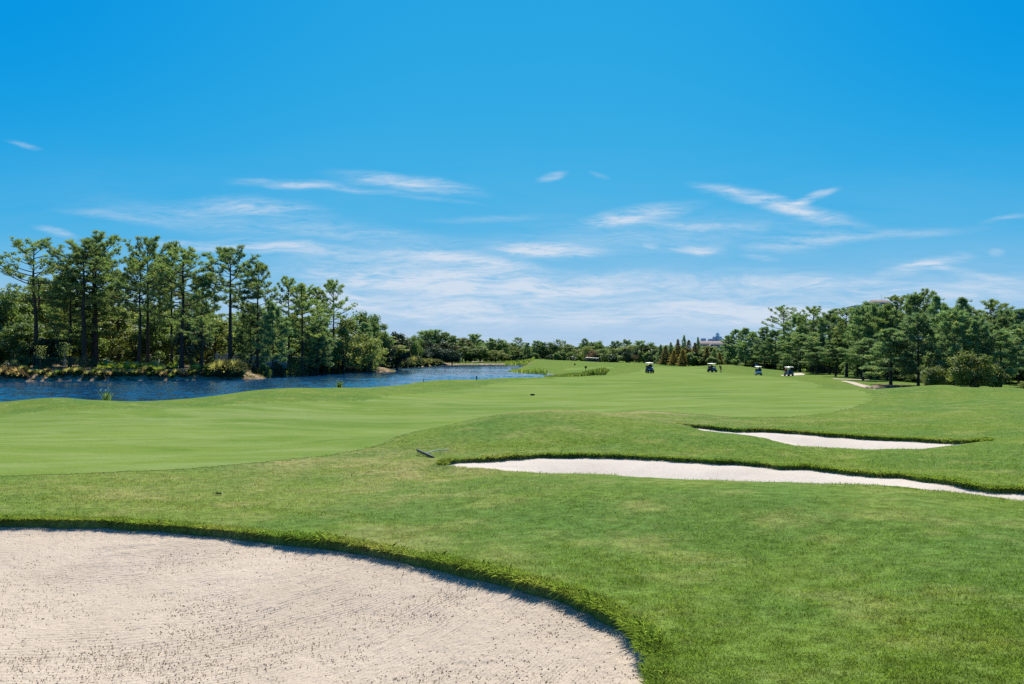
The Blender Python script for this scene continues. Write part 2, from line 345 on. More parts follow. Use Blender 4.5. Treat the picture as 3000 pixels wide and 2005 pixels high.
def mat_blade():
    t=NT('grass_blade'); c=grass_col(t); ti=t.attr('tint'); c=t.mix(1.0,c,t.mix(ti,(.55,.60,.5),(1.45,1.38,1.3)),'MULTIPLY')
    d=t.n('ShaderNodeBsdfDiffuse'); tr=t.n('ShaderNodeBsdfTranslucent'); t.l(c,d.inputs[0]); t.l(t.mix(1.0,c,(1.75,1.8,1.0),'MULTIPLY'),tr.inputs[0])
    m=t.n('ShaderNodeMixShader'); m.inputs[0].default_value=.5; t.l(d.outputs[0],m.inputs[1]); t.l(tr.outputs[0],m.inputs[2])
    return t.surf(m.outputs[0])
def mat_bark():
    t=NT('pine_bark'); v=t.vec((9,9,1.6)); n=t.noise(1,4,.6,v); c=t.mix(t.rng(n,.35,.65),(.030,.024,.020),(.105,.078,.060))
    return t.surf(t.principled(c,.9,.1,normal=t.bump(n,.8,.05)))

M=dict(rough=mat_rough(),fair=mat_fairway(),sand1=mat_sand('tan_bunker_sand',(.535,.445,.345),(.63,.535,.43)),sand2=mat_sand('white_bunker_sand',(.60,.535,.455),(.70,.64,.56),.8,False),
       water=mat_water(),blade=mat_blade(),bark=mat_bark())

# ------------------------------------------------------------------ ground sheet, fairway, bunkers, water
def cubicW(n,s):
    """Catmull-Rom weights from every s-th sample to all n samples"""
    k=(n-1)//s+1; x=np.arange(n)/s; i=np.minimum(np.floor(x).astype(int),k-2); f=x-i; W=np.zeros((n,k)); r=np.arange(n)
    for o,w in ((-1,(-f+2*f*f-f**3)/2),(0,(2-5*f*f+3*f**3)/2),(1,(f+4*f*f-3*f**3)/2),(2,(-f*f+f**3)/2)): np.add.at(W,(r,np.clip(i+o,0,k-1)),w)
    return W
def fan(u0,u1,nu,Ys,s=5):
    nu=(nu-1)//s*s+1; ny=(len(Ys)-1)//s*s+1; Ys=Ys[:ny]; us=np.linspace(u0,u1,nu)
    C=tps(*np.meshgrid(us[::s],Ys[::s])); Z=cubicW(ny,s)@C@cubicW(nu,s).T
    U,Y=np.meshgrid(us,Ys); return U,uX(U,Y),Y,Z
def grid_faces(ny,nu,keep=None):
    i=np.arange(ny-1)[:,None]*nu+np.arange(nu-1)[None]; Fq=np.stack([i,i+1,i+nu+1,i+nu],-1)
    return Fq[keep] if keep is not None else Fq.reshape(-1,4)
def sheet(name,V,Fq,mat,attrs={},kind='structure'):
    used=np.zeros(len(V),bool); used[Fq.ravel()]=True; idx=np.cumsum(used)-1
    mb=MB(); mb.add(V[used],idx[Fq]); o=mb.build(name,mat,smooth=True)
    for k,a in attrs.items(): x=o.data.attributes.new(k,'FLOAT','POINT'); x.data.foreach_set('value',np.asarray(a,np.float32)[used])
    o['kind']=kind; return o
Ys=np.concatenate([np.exp(np.arange(math.log(2.2),math.log(45),.0042)),np.exp(np.arange(math.log(45),math.log(560),.0085)),np.exp(np.arange(math.log(560),math.log(3200),.03))])
U,X,Y,Z=fan(-1150,4150,861,Ys)
NY,NU=U.shape
SB=[sdf_box(B,X,Y,3.0) for B in BUNK]
SFB=sdf_box(resample(np.array([(float(uX(u,y)),y) for u,v,y in FARB]),.6),X,Y,6)
Zbase=Z.copy()
for s,h in zip(SB,LH):
    Z=Z+0.03*np.exp(-(s/.35)**2)*(s<0)-(h+.7)*sstep(-.01,.07,s)
Z=lake_blend(Z,X,Y)
# small undulation of the mown rough
Z=Z+np.where(Y<60,.018*vnoise(X*1.3,Y*1.3,3)+.007*vnoise(X*4.1,Y*4.1,8),0)
FAIR=[(-900,23.1),(0,23.1),(486,24.2),(716,26.0),(895,27.6),(1000,28.8),(1125,30.8),(1228,34.8),(1279,38.6),(1355,42.5),(1500,46.2),(1690,47.2),(1790,48.3),(1970,48.3),(2174,46.9),(2302,46.8),
      (2430,49.8),(2520,56),(2556,63),(2548,71),(2513,79),(2444,86),(2395,92),(2413,101),(2387,114),(2330,134),(2284,152),(2210,168),(2119,181),(2060,212),(2012,240),(1930,250),(1880,215),(1866,185),(1845,162),
      (1778,154),(1700,149),(1640,146),(1607,124),(1560,121),(1502,116),(1443,108),(1384,98),(1314,92),(1255,88),(1218,83),(1206,78.5),(1150,74),(1124,71),(1081,66),(1000,64.5),(852,62.5),(682,59.8),(554,57.4),
      (384,55),(213,54),(0,53.4),(-900,53)]
FAIRP=resample(toXY(FAIR),.6,.10,21,.35)
SFW=sdf_box(FAIRP,X,Y,8)
DRYB=[(900,26,500,4.5,.7),(1650,40,420,3.0,1.0),(1870,47,200,2.5,1.0),(1250,22.5,500,3.0,.75),(1160,12.2,150,1.3,.7),(2300,44,500,2,.3),(250,23,300,1.2,.35),(500,18.5,900,4.5,.42),(1480,10.2,120,.8,.5)]
def dryness(U,Y):
    d=np.zeros(np.shape(U))
    for u,y,du,dy,w in DRYB: d=np.maximum(d,w*np.exp(-((U-u)/du)**2-((Y-y)/dy)**2))
    return d
dry=dryness(U,Y)
cut=np.maximum.reduce([sstep(-.005,.05,s) for s in SB])
SL=sdf_box(LAKEP,X,Y,40,-1e3)
bank=np.maximum(sstep(-22,-14,SL)*((U<1160)&(Y>125)),sstep(-2.2,-.8,SL)*(Y>170))
bank=np.maximum(bank,sstep(-6,-1.5,SL)*((U<1330)&(Y>125)))
bank=np.maximum(bank,((U<1150)&(Y>146)&(SL<-14)).astype(float)*.9)
bank=np.maximum(bank,sstep(-9,-3,sdf_box(PONDP,X,Y,30))*((Y>105)&(U>2555)))
V=np.stack([X,Y,Z],-1).reshape(-1,3)
ground=sheet('ground',V,grid_faces(NY,NU),M['rough'],dict(dry=dry.ravel(),cut=cut.ravel(),bank=bank.ravel()))
# fairway: shorter turf, its own sheet just proud of the ground
VF=np.stack([X,Y,Z+.010],-1).reshape(-1,3); cc=(SFW[:-1,:-1]+SFW[1:,1:]+SFW[1:,:-1]+SFW[:-1,1:])/4
fairway=sheet('fairway',VF,grid_faces(NY,NU,cc+np.clip(cc*0+.16*vnoise(X[:-1,:-1]*9,Y[:-1,:-1]*9,95)+R_(96).normal(0,.07,cc.shape),-.4,.4)*np.clip(Y[:-1,:-1]/30,.6,2.2)>0),M['fair'])
# the small mown tee beyond the reeds
TEE=resample(np.array([at(u,y)[:2] for u,y in [(1648,232),(1790,232),(1800,262),(1660,268)]]),1.5)
ct=sdf_box(TEE,X,Y,5); ct=(ct[:-1,:-1]+ct[1:,1:])/2
sheet('tee_ground',VF,grid_faces(NY,NU,ct>0),M['fair'])
# sand sheets
def bunker(i,u0,u1,nu,Y0,Y1,dy,mat,bowl):
    ys=np.exp(np.arange(math.log(Y0),math.log(Y1),dy)); U2,X2,Y2,Z2=fan(u0,u1,nu,ys)
    s=sdf_box(BUNK[i],X2,Y2,1.0); Z2=Z2-LH[i]-bowl*sstep(*((0,2.6) if i==0 else (.5,3.2)),s)-(.05 if i==0 else .0)*sstep(.0,.5,s)
    Z2=Z2+.012*vnoise(X2*1.1,Y2*1.1,30)+.007*vnoise(X2*3.3,Y2*3.3,31)+np.where(Y2<16,.0045*vnoise(X2*11,Y2*11,32)+.003*vnoise(X2*23,Y2*23,33),0)
    if i==0:
        f_=2.35*np.exp(.55*np.minimum(X2,2.5)); ph=(Y2-f_)*(1+.15*f_)**-.5; wv=ph+.10*vnoise(X2*.5,Y2*.5,74)+.02*vnoise(X2*2.3,Y2*2.3,75); mk=np.clip(.55+.9*vnoise(X2*.55,Y2*.8,76)+.5*vnoise(X2*1.7,Y2*2.1,77),0,1)*sstep(.1,.5,s)
        Z2=Z2+mk*(.0042*np.sin(wv*6.283/.085)+.0035*np.abs(vnoise(X2*3,wv*40,78)))
    c=(s[:-1,:-1]+s[1:,1:])/2
    return sheet('sand_bunker',np.stack([X2,Y2,Z2],-1).reshape(-1,3),grid_faces(*U2.shape,c>-.14),mat,dict(rake=((Y2-2.35*np.exp(.55*np.minimum(X2,2.5)))*(1+.35*np.exp(.55*np.minimum(X2,2.5)))**-.5 if i==0 else X2+.35*Y2).ravel())),s
bunker(0,-520,1960,660,4.9,15.0,.0013,M['sand1'],.14)
bunker(1,1290,3240,480,15.5,27.4,.0045,M['sand2'],.30)
bunker(2,1960,2910,320,29.0,39.6,.006,M['sand2'],.22)
fbs=(SFB[:-1,:-1]+SFB[1:,1:])/2
sheet('sand_bunker',np.stack([X,Y,Z+.02],-1).reshape(-1,3),grid_faces(NY,NU,fbs>0),M['sand2'],dict(rake=SFB.ravel()))
# water: a real rippled surface, small wind waves crossing at several angles
WR=R_(12); WAVES=[(2*math.pi/l,math.radians(WR.normal(20,34)),WR.uniform(0,6.28),l) for l in np.geomspace(.7,3.4,15)]
def ripple(X,Y,res):
    g=.55+.45*vnoise(X*.03,Y*.045,90)+.25*vnoise(X*.11,Y*.16,91); z=np.zeros(np.shape(X))
    for k,a,p,l in WAVES: z+=np.where(l>res*2.6,1,0)*.0098*l**.9*np.sin(k*(X*math.sin(a)+Y*math.cos(a))+p+1.5*vnoise(X*.2,Y*.2,int(l*100)))
    return z*np.clip(g,.15,1.3)*np.interp(Y,[80,140,300],[.92,.85,.6])
def water(name,u0,u1,nu,Ys,poly,pad):
    us=np.linspace(u0,u1,nu); U_,Y_=np.meshgrid(us,Ys); X_=uX(U_,Y_); res=np.maximum((us[1]-us[0])*Y_/F,np.gradient(Ys)[:,None]); s=sdf_box(poly,X_[::4,::4],Y_[::4,::4],pad+2)
    keep=np.kron(s>-pad,np.ones((4,4)))[:len(Ys)-1,:nu-1]>0
    return sheet(name,np.stack([X_,Y_,ripple(X_,Y_,res)],-1).reshape(-1,3),grid_faces(len(Ys),nu,keep),M['water'])
yl=[62.]
while yl[-1]<485: yl.append(yl[-1]+min(.9,.20*(yl[-1]/80)**.8))
water('lake_water',-420,1745,721,np.array(yl),LAKEP,5)
water('pond_water',2530,2780,160,np.arange(93,117,.22),PONDP,2.5)

# ------------------------------------------------------------------ turf blades (nobody could count them)
def bilin(A,u,y):
    fi=np.interp(y,Y[:,0],np.arange(NY)); fu=(u-U[0,0])/(U[0,1]-U[0,0]); i=np.clip(fi.astype(int),0,NY-2); j=np.clip(fu.astype(int),0,NU-2); a=fi-i; b=fu-j
    return A[i,j]*(1-a)*(1-b)+A[i+1,j]*a*(1-b)+A[i,j+1]*(1-a)*b+A[i+1,j+1]*a*b
def blades(mb,P,L,w,lean,tint,rg,dirs=None,droop=0.35):
    n=len(P); az=rg.uniform(0,2*np.pi,n); h=np.stack([np.cos(az),np.sin(az),np.zeros(n)],1)
    if dirs is not None: h=h*.45+dirs; h/=np.linalg.norm(h,axis=1)[:,None]
    up=np.array([0,0,1.]); T=h*np.sin(lean)[:,None]+up*np.cos(lean)[:,None]
    a2=rg.uniform(0,2*np.pi,n); sd=np.stack([np.cos(a2),np.sin(a2),np.zeros(n)],1)*w[:,None]*.5
    mid=P+T*(L*.55)[:,None]; tip=P+T*L[:,None]+h*(L*droop*.35)[:,None]-up*(L*droop*.25)[:,None]
    V=np.stack([P-sd,P+sd,mid+sd*.8,tip,mid-sd*.8],1).reshape(-1,3); k=np.arange(n)[:,None]*5
    mb.add(V,k+np.array([[0,1,2,3,4]]),np.repeat(tint,5))
def turf(rg,N):
    v=rg.uniform(1215,2060,N); u=rg.uniform(-120,3120,N)
    y=3.25*F/(v-CV)                       # a first guess, then two steps towards the real slope
    for _ in range(3): y=np.clip((CAMZ-bilin(Z,u,y))*F/(v-CV),5.0,52)
    y*=np.exp(rg.normal(0,.02,N))
    k=bilin(SFW,u,y)<-.02
    for s in SB: k&=bilin(s,u,y)<.0
    k&=(y<50)&(y>5.1)
    return u[k],y[k]
rg=R_(5); gb=MB(); u,y=turf(rg,620000); x=uX(u,y); z=bilin(Z,u,y)
cl=.5+.5*vnoise(x*3.1,y*3.1,40); cl2=.5+.5*vnoise(x*8.5,y*8.5,41); cl3=.5+.5*vnoise(x*.7,y*.7,42)
keep=rg.uniform(0,1,len(u))<.35+.65*cl2; u,y,x,z,cl,cl2,cl3=[q[keep] for q in (u,y,x,z,cl,cl2,cl3)]
n=len(u); far=np.clip(y/13,.95,2.8)
L=(.022+.042*cl*cl2+.014*cl3)*rg.uniform(.6,1.3,n)*np.clip(far,.9,1.5); w=rg.uniform(.003,.006,n)*far
blades(gb,np.stack([x,y,z-.004],1),L,w,rg.uniform(.3,1.25,n),np.clip(.45+.35*(cl2-.5)+rg.normal(0,.16,n),0,1),rg)
bu,by=[u],[y]
# long uncut fringe hanging over the lips
def fringe(i,N,l0,l1,w0,yk,spread):
    B=BUNK[i]; T=np.roll(B,-1,0)-np.roll(B,1,0); Nn=np.stack([-T[:,1],T[:,0]],1); Nn/=np.linalg.norm(Nn,axis=1)[:,None]+1e-9
    if sdf(B,*(B[5]+Nn[5]*.05)[:,None])[0]<0: Nn=-Nn
    uu=xu(B[:,0],B[:,1]); ok=np.where((uu>-450)&(uu<3200)&yk(B[:,0],B[:,1],uu))[0]
    nt=N//26; kt=rg.choice(ok,nt); ft_=rg.uniform(0,1,nt)[:,None]; pt_=B[kt]*(1-ft_)+B[(kt+1)%len(B)]*ft_; ot=-np.abs(rg.normal(0,spread,nt))+.025; big=rg.uniform(.45,1.25,nt)**1.3
    own=rg.integers(0,nt,N); k=kt[own]; nn=Nn[k]; off=ot[own]; jit=rg.normal(0,.028+.9*w0,(N,2)); p=pt_[own]+nn*off[:,None]+jit; dirt=np.concatenate([jit/.03,np.zeros((N,1))],1); uq=xu(p[:,0],p[:,1]); zz=bilin(Zbase,uq,p[:,1])+.04
    c=.5+.5*vnoise(p[:,0]*2.6,p[:,1]*2.6,50+i); c2=.5+.5*vnoise(p[:,0]*.6,p[:,1]*.6,60+i)
    L=(l0+(l1-l0)*c*(.4+.9*c2))*rg.uniform(.55,1.2,N)*np.clip(1+off*2.0,.4,1)*big[own]
    blades(gb,np.concatenate([p,zz[:,None]],1),L,rg.uniform(.6,1.3,N)*w0,np.clip(rg.normal(.85,.55,N),.05,2.0),np.clip(.66+.45*(c-.5)+rg.normal(0,.24,N),0,1),rg,np.concatenate([nn,np.zeros((N,1))],1)*.6+dirt*.5,.9)
    bu.append(uq); by.append(p[:,1])
fringe(0,90000,.026,.112,.0054,lambda a,b,u:(b>5.6)&((b>9.0)|(u>1200)),.075)
fringe(1,52000,.04,.12,.010,lambda a,b,u:b>0.3+np.interp(u,[1300,2046,3000,3300],[23.9,22.6,17.0,15.3]),.07)
fringe(2,32000,.05,.14,.014,lambda a,b,u:b>np.interp(u,[1980,2366,2900],[37.7,33,30.0]),.10)
grass=gb.build('grass',M['blade']); tag(grass,kind='stuff'); grass['label']='short mown rough grass with longer tufts along the bunker lips'
uu=np.concatenate(bu); yy=np.concatenate(by); a=grass.data.attributes.new('dry','FLOAT','POINT'); a.data.foreach_set('value',np.repeat(dryness(uu,yy),5).astype(np.float32))
# crumbs of sand kicked up by the rake
ic=np.array([(0,0,1.),(.9,0,.4),(.28,.85,.4),(-.72,.53,.4),(-.72,-.53,.4),(.28,-.85,.4),(0,0,-.6)]); icf=np.array([(0,1,2),(0,2,3),(0,3,4),(0,4,5),(0,5,1),(6,2,1),(6,3,2),(6,4,3),(6,5,4),(6,1,5)])
def crumbs(N):
    mb=MB(); v=rg.uniform(1560,2040,N); u=rg.uniform(-80,1920,N); y=2.95*F/(v-CV)
    zb=lambda u,y:bilin(Zbase,u,y)-LH[0]-.14*sstep(0,2.6,bilin(SB[0],u,y))-.05*sstep(0,.5,bilin(SB[0],u,y))
    for _ in range(3): y=np.clip((CAMZ-zb(u,y))*F/(v-CV),5,15)
    x=uX(u,y); e=bilin(SB[0],u,y); ph=(y-2.35*np.exp(.55*np.minimum(x,2.5)))*(1+.35*np.exp(.55*np.minimum(x,2.5)))**-.5; ln=.5+.5*np.sin(ph*6.283/.30+1.2*vnoise(x*.6,y*.6,73))+.3*np.sin(ph*6.283/.075); k=(e>.10)&(rg.uniform(0,1,N)<.16+.84*np.clip(vnoise(x*.9,y*1.1,70)*.8+.5*vnoise(x*3,y*3,71)-.12+.55*ln,0,1)**1.6); u,y,x=u[k],y[k],x[k]; z=zb(u,y)
    n=len(u); r=.0022+.0080*rg.uniform(0,1,n)**4; a=rg.uniform(0,6.28,n); c,s=np.cos(a)[:,None],np.sin(a)[:,None]
    q=ic[None]*r[:,None,None]*rg.uniform(.6,1.4,(n,7,1)); qx=q[...,0]*c-q[...,1]*s; qy=q[...,0]*s+q[...,1]*c
    mb.add((np.stack([qx,qy,q[...,2]],-1)+np.stack([x,y,z+.003],1)[:,None]).reshape(-1,3),(np.arange(n)[:,None,None]*7+icf[None]).reshape(-1,3),rg.uniform(0,1,7*n))
    o=mb.build('sand_crumbs',plain('sand_crumb',(.38,.295,.21),.9,.05,var=.3,sc=3)); o['kind']='stuff'; o['label']='small crumbs of darker brown sand lying on the raked bunker'  # crumbs coloured darker and browner than the sand sheet under them
crumbs(75000)
# ------------------------------------------------------------------ vegetation
M.update(
 pine=mat_leaf('pine_needles',(.115,.185,.068),(.310,.400,.130),(.38,.37,.13),.52,.04,.55),
 pine2=mat_leaf('young_pine_needles',(.115,.200,.100),(.320,.430,.195),(.40,.42,.16),.50,.04,.55),
 broad=mat_leaf('broad_leaves',(.090,.150,.045),(.255,.345,.085),(.370,.380,.115),.50,.035,.5),
 light=mat_leaf('light_leaves',(.145,.190,.050),(.330,.375,.110),(.42,.39,.13),.54,.04,.55),
 magn=mat_leaf('magnolia_leaves',(.032,.065,.032),(.100,.150,.062),(.26,.14,.06),.32,.03,.45),
 cyp=mat_leaf('cypress_needles',(.20,.165,.055),(.36,.29,.085),(.46,.25,.09),.58,.03,.6),
 rust=mat_leaf('rusty_leaves',(.150,.075,.055),(.260,.120,.085),(.160,.140,.060),.40,.03,.6),
 pinkish=mat_leaf('faded_myrtle_leaves',(.120,.090,.052),(.210,.140,.090),(.150,.150,.060),.40,.03,.6),
 dark=mat_leaf('clipped_dark_leaves',(.026,.056,.034),(.080,.130,.062),(.12,.17,.08),.30,.03,.45),
 hedge=mat_leaf('hedge_leaves',(.035,.070,.018),(.120,.180,.036),(.22,.27,.05),.35,.06,.4),
 palmetto=mat_leaf('palmetto_fronds',(.15,.21,.03),(.34,.39,.05),(.52,.42,.05),.5,.06,.4),
 tan=mat_leaf('dry_grass_blades',(.32,.23,.13),(.56,.46,.31),(.44,.31,.18),.5,.02,.6),
 cord=mat_leaf('cord_grass_blades',(.26,.27,.10),(.54,.52,.25),(.62,.58,.40),.58,.03,.6),
 reed=mat_leaf('reed_leaves',(.13,.22,.05),(.28,.38,.10),(.55,.50,.10),.55,.03,.55),
 white=plain('white_heads',(.75,.75,.72),.7,.1), palm=mat_leaf('palm_fronds',(.030,.060,.024),(.085,.130,.045),None,.3,.08,.4),
 limb=plain('grey_bark',(.085,.068,.055),.9,.1,var=.4), pale=plain('pale_bark',(.24,.22,.20),.9,.1,var=.3))

def nrm(v): return v/(np.linalg.norm(v,axis=-1,keepdims=True)+1e-9)
def tufts(mb,P,D,R,k,w,rg,spread=.9,tint=None):
    """pompoms of needles: k thin triangles fanning out of each point"""
    n=len(P); d=nrm(D[:,None]*1.0+rg.normal(0,spread,(n,k,3))); L=R[:,None]*rg.uniform(.65,1.1,(n,k))
    s=nrm(np.cross(d,rg.normal(0,1,(n,k,3))))*(w*R[:,None]/.5)[...,None]
    c=P[:,None]+d*(L*.12)[...,None]; tip=P[:,None]+d*L[...,None]
    V=np.stack([c-s*.5,c+s*.5,tip+s*.35,tip-s*.35],2).reshape(-1,3)
    t=rg.uniform(.1,.75,n) if tint is None else tint
    t=np.clip(t[:,None]+rg.normal(0,.09,(n,k)),0,.79); t=np.where((rg.uniform(0,1,(n,1))<.045),.9,t)
    mb.add(V,np.arange(n*k)[:,None]*4+np.arange(4)[None],np.repeat(t.ravel(),4))
def leaves(mb,P,Nn,size,rg,tint,up=.5,aspect=1.0,rust=.03):
    n=len(P); nn=nrm(Nn+rg.normal(0,.75,(n,3))+np.array([0,0,up])); a=nrm(np.cross(nn,rg.normal(0,1,(n,3)))); b=np.cross(nn,a)
    s=(size*rg.uniform(.6,1.35,n))[:,None]; bend=nn*s*rg.uniform(-.25,.25,(n,1))
    V=np.stack([P-a*s*.5,P-b*s*.28*aspect+bend,P+a*s*.5,P+b*s*.28*aspect+bend],1).reshape(-1,3)
    t=np.where(rg.uniform(0,1,n)<rust,.95,np.clip(tint+rg.normal(0,.14,n),0,.79))
    mb.add(V,np.arange(n)[:,None]*4+np.arange(4)[None],np.repeat(t,4))

def pine(seed,H=22.,cb=.45,R=4.2,nl=30,shape='round',tr=.60,k=20,w=.055,sub=6,dens=1.05,lean=.02,fork=False,r0=.30):
    """trunk with limbs, and a crown of needle pompoms at the ends of the branchlets"""
    rg=R_(seed); T=MB(); C=MB(); m=9
    wob=np.cumsum(rg.normal(0,lean*H/m,(m,2)),0); wob-=wob[0]; zs=np.linspace(0,H*.97,m); P=np.concatenate([wob,zs[:,None]],1); P[0,2]=-.4
    rad=r0*(1-.82*np.linspace(0,1,m)**1.15); rad[0]*=1.25; add_tube(T,P,rad,9)
    pt=lambda z:np.array([np.interp(z,zs,P[:,i]) for i in range(3)]); tp=[];td=[]
    if fork:
        a=rg.uniform(0,6.28); z0=H*cb*.92; b=pt(z0); q=[b,b+np.array([math.cos(a)*.9,math.sin(a)*.9,.5]),b+np.array([math.cos(a)*1.2,math.sin(a)*1.2,1.7]),b+np.array([math.cos(a)*.7,math.sin(a)*.7,3.2]),b+np.array([math.cos(a)*1.6,math.sin(a)*1.6,5.])]
        add_tube(T,q,[r0*.5,r0*.48,r0*.42,r0*.36,r0*.2],7)
    for i in range(nl):
        q=(i+rg.uniform(.1,.9))/nl; z=H*(cb+(1-cb)*q**.92); az=i*2.39996+rg.normal(0,.35)
        if shape=='cone': L=R*((1-q)**.75*.95+.10); el=math.radians(-6+42*q)
        elif shape=='flat': L=R*(.55+.45*math.sin(math.pi*min(1,.25+q*.75)))*(1-.55*max(0,q-.75)/.25); el=math.radians(4+38*q)
        else: L=R*(math.sin(math.pi*(.20+.72*q)))**.75; el=math.radians(-6+66*q**1.4)
        L*=rg.uniform(.62,1.15)
        if rg.uniform()<.10: L*=1.2
        d=np.array([math.cos(az)*math.cos(el),math.sin(az)*math.cos(el),math.sin(el)]); b=pt(z); s=np.linspace(0,1,5)[:,None]
        up=np.array([0,0,1.]); side=np.cross(d,up); cur=rg.uniform(.02,.26); lat=rg.normal(0,.10)
        Q=b+d*L*s+up*(L*cur*s**2)-up*(.05*L*np.sin(s*3.1))+side*(lat*L*s**2)
        lr=max(.018,.023*L*r0/.3); add_tube(T,Q,np.linspace(lr,lr*.28,5),5)
        ns=max(2,int(round(sub*L/R*dens+.4)))
        for j in range(ns):
            f=.34+.64*(j+rg.uniform(.2,.8))/ns; o=np.array([np.interp(f,s[:,0],Q[:,c]) for c in range(3)])
            sd_=(1 if j%2 else -1); dd=nrm(d*.75+side*sd_*rg.uniform(.4,1.0)+up*rg.uniform(.05,.55)); l2=L*rg.uniform(.20,.38)*(1.25-f*.6)
            e=o+dd*l2; add_tube(T,[o,(o+e)/2+up*.04,e],[lr*.34,lr*.25,lr*.14],4)
            for g in range(max(2,int(3.1*dens+.5))):
                ff=rg.uniform(.25,1.05); tp.append(o+dd*l2*ff+rg.normal(0,.16*l2+.09,3)*np.array([1,1,.7])); td.append(nrm(dd*.55+up*.75+rg.normal(0,.15,3)))
        for g in range(2): tp.append(Q[-1]+rg.normal(0,.18,3)); td.append(nrm(d+up*.7))
    for g in range(7): tp.append(P[-1]+np.array([rg.normal(0,.25),rg.normal(0,.25),rg.uniform(-.5,.35)])); td.append(np.array([rg.normal(0,.3),rg.normal(0,.3),1.]))
    tp=np.array(tp); td=np.array(td); tt=np.clip(.46+.30*vnoise(tp[:,0]*.5+seed*7,tp[:,2]*.5+tp[:,1]*.4,seed)+rg.normal(0,.10,len(tp)),.05,.78)
    tufts(C,tp,td,tr*rg.uniform(.75,1.25,len(tp)),k,w,rg,.52,tt)
    return T,C,H,R
def broad(seed,H=11.,R=4.5,cb=.08,ncl=40,nleaf=190,leaf=.42,flat=1.0,rust=.03,loose=.0,multi=1,r0=.22,droop=0):
    """broadleaved crown: many leafy clumps carried by forking limbs"""
    rg=R_(seed); T=MB(); C=MB(); cz=H*(cb+(1-cb)*.52); rz=H*(1-cb)*.52
    for s_ in range(multi):
        o=rg.normal(0,.25,2)*(multi>1); P=[(o[0],o[1],-.3),(o[0]*1.5+rg.normal(0,.15),o[1]*1.5+rg.normal(0,.15),H*cb*.7),(o[0]*3+rg.normal(0,.3),o[1]*3+rg.normal(0,.3),H*.55),(o[0]*4,o[1]*4,H*.85)]
        add_tube(T,P,[r0*1.15,r0*.85,r0*.45,r0*.12],8)
    cen=[]
    while len(cen)<ncl:
        d=nrm(rg.normal(0,1,3)); f=rg.uniform(.25,1)**.55
        wz=1.0 if d[2]>0 else .85
        c=np.array([d[0]*R*f*.84,d[1]*R*f*.84,cz+d[2]*rz*f*.86*wz])
        if droop: c[2]-=droop*(f*abs(d[0])+.1)
        cen.append(c)
    cen=np.array(cen)
    for c in cen[:max(9,ncl//3)]:
        z=rg.uniform(.45,.8)*c[2]; m=np.array([c[0]*.35,c[1]*.35,(z+c[2])/2+.2]); add_tube(T,[(0,0,max(.4,z*.8)),m,c],[r0*.36,r0*.22,r0*.07],5)
    for i,c in enumerate(cen):
        cr=R*rg.uniform(.22,.40)*(1-.3*loose); n=int(nleaf*rg.uniform(.7,1.3)); d=nrm(rg.normal(0,1,(n,3))); rr=cr*(rg.uniform(.05,1,n)**(.42+.3*loose))*(1+.18*vnoise(d[:,0]*3+i,d[:,1]*3+d[:,2]*2,seed))
        p=c+d*rr[:,None]*np.array([1,1,.80*flat]); t0=rg.uniform(.2,.65)
        leaves(C,p,d,np.full(n,leaf),rg,np.full(n,t0),.45,1.15,rust)
    return T,C,H,R
def cypress(seed,H=10.,R=2.0,n=1300,w=.10,r0=.14,top=.0,leafy=.42):
    """narrow cone of feathery sprays in loose tiers"""
    rg=R_(seed); T=MB(); C=MB(); add_tube(T,[(0,0,-.3),(0.02,0,H*.5),(0,0,H*.98)],[r0,r0*.6,.02],7)
    q=rg.uniform(.02,1,n)**1.25; az=rg.uniform(0,6.283,n); tier=.75+.35*np.sin(q*34+az*2+seed); r=R*((1-q)**.85+.03)*rg.uniform(.25,1.08,n)**.7*tier
    P=np.stack([np.cos(az)*r,np.sin(az)*r,H*(.06+.94*q)+r*.12],1); D=np.stack([np.cos(az),np.sin(az),np.full(n,.25)],1)
    tufts(C,P,D,leafy*rg.uniform(.7,1.2,n)*(1-.45*q),8,w,rg,.6,np.clip(.25+.45*q+.2*vnoise(az*2,q*9,seed)+rg.normal(0,.1,n),0,.97))
    for i in range(26): 
        a=rg.uniform(0,6.28); z=rg.uniform(.08,.85); L=R*(1-z)*.85; add_tube(T,[(0,0,H*z),(math.cos(a)*L,math.sin(a)*L,H*z+L*.12)],[.03,.012],4)
    return T,C,H,R
def palm(seed,H=7.,R=2.0,nf=34):
    rg=R_(seed); T=MB(); C=MB(); add_tube(T,[(0,0,-.3),(.05,0,H*.4),(0,.05,H*.8)],[.24,.2,.19],9)
    for i in range(nf):
        a=i*2.4+rg.normal(0,.2); e=math.radians(rg.uniform(-50,75)); L=R*rg.uniform(.75,1.05); d=np.array([math.cos(a)*math.cos(e),math.sin(a)*math.cos(e),math.sin(e)]); c0=np.array([0,0.05,H*.8+.15])
        h=c0+d*L*.5; add_tube(T,[c0,h],[.03,.02],4); side=nrm(np.cross(d,[0,0,1.01])); n=22; u=np.linspace(-1.25,1.25,n); l=L*.55*(1-.25*np.abs(u)/1.25)
        dd=nrm(d[None]*np.cos(u)[:,None]+side[None]*np.sin(u)[:,None]); tip=h+dd*l[:,None]-np.array([0,0,1])*(l*rg.uniform(.1,.4,n))[:,None]; sw=nrm(np.cross(dd,[0,0,1.02]))*.045
        V=np.stack([h+dd*.05-sw*.4,h+dd*.05+sw*.4,h+dd*(l*.6)[:,None]+sw,tip,h+dd*(l*.6)[:,None]-sw],1).reshape(-1,3); C.add(V,np.arange(n)[:,None]*5+np.arange(5)[None],np.full(5*n,rg.uniform(.1,.78)))
    return T,C,H,R
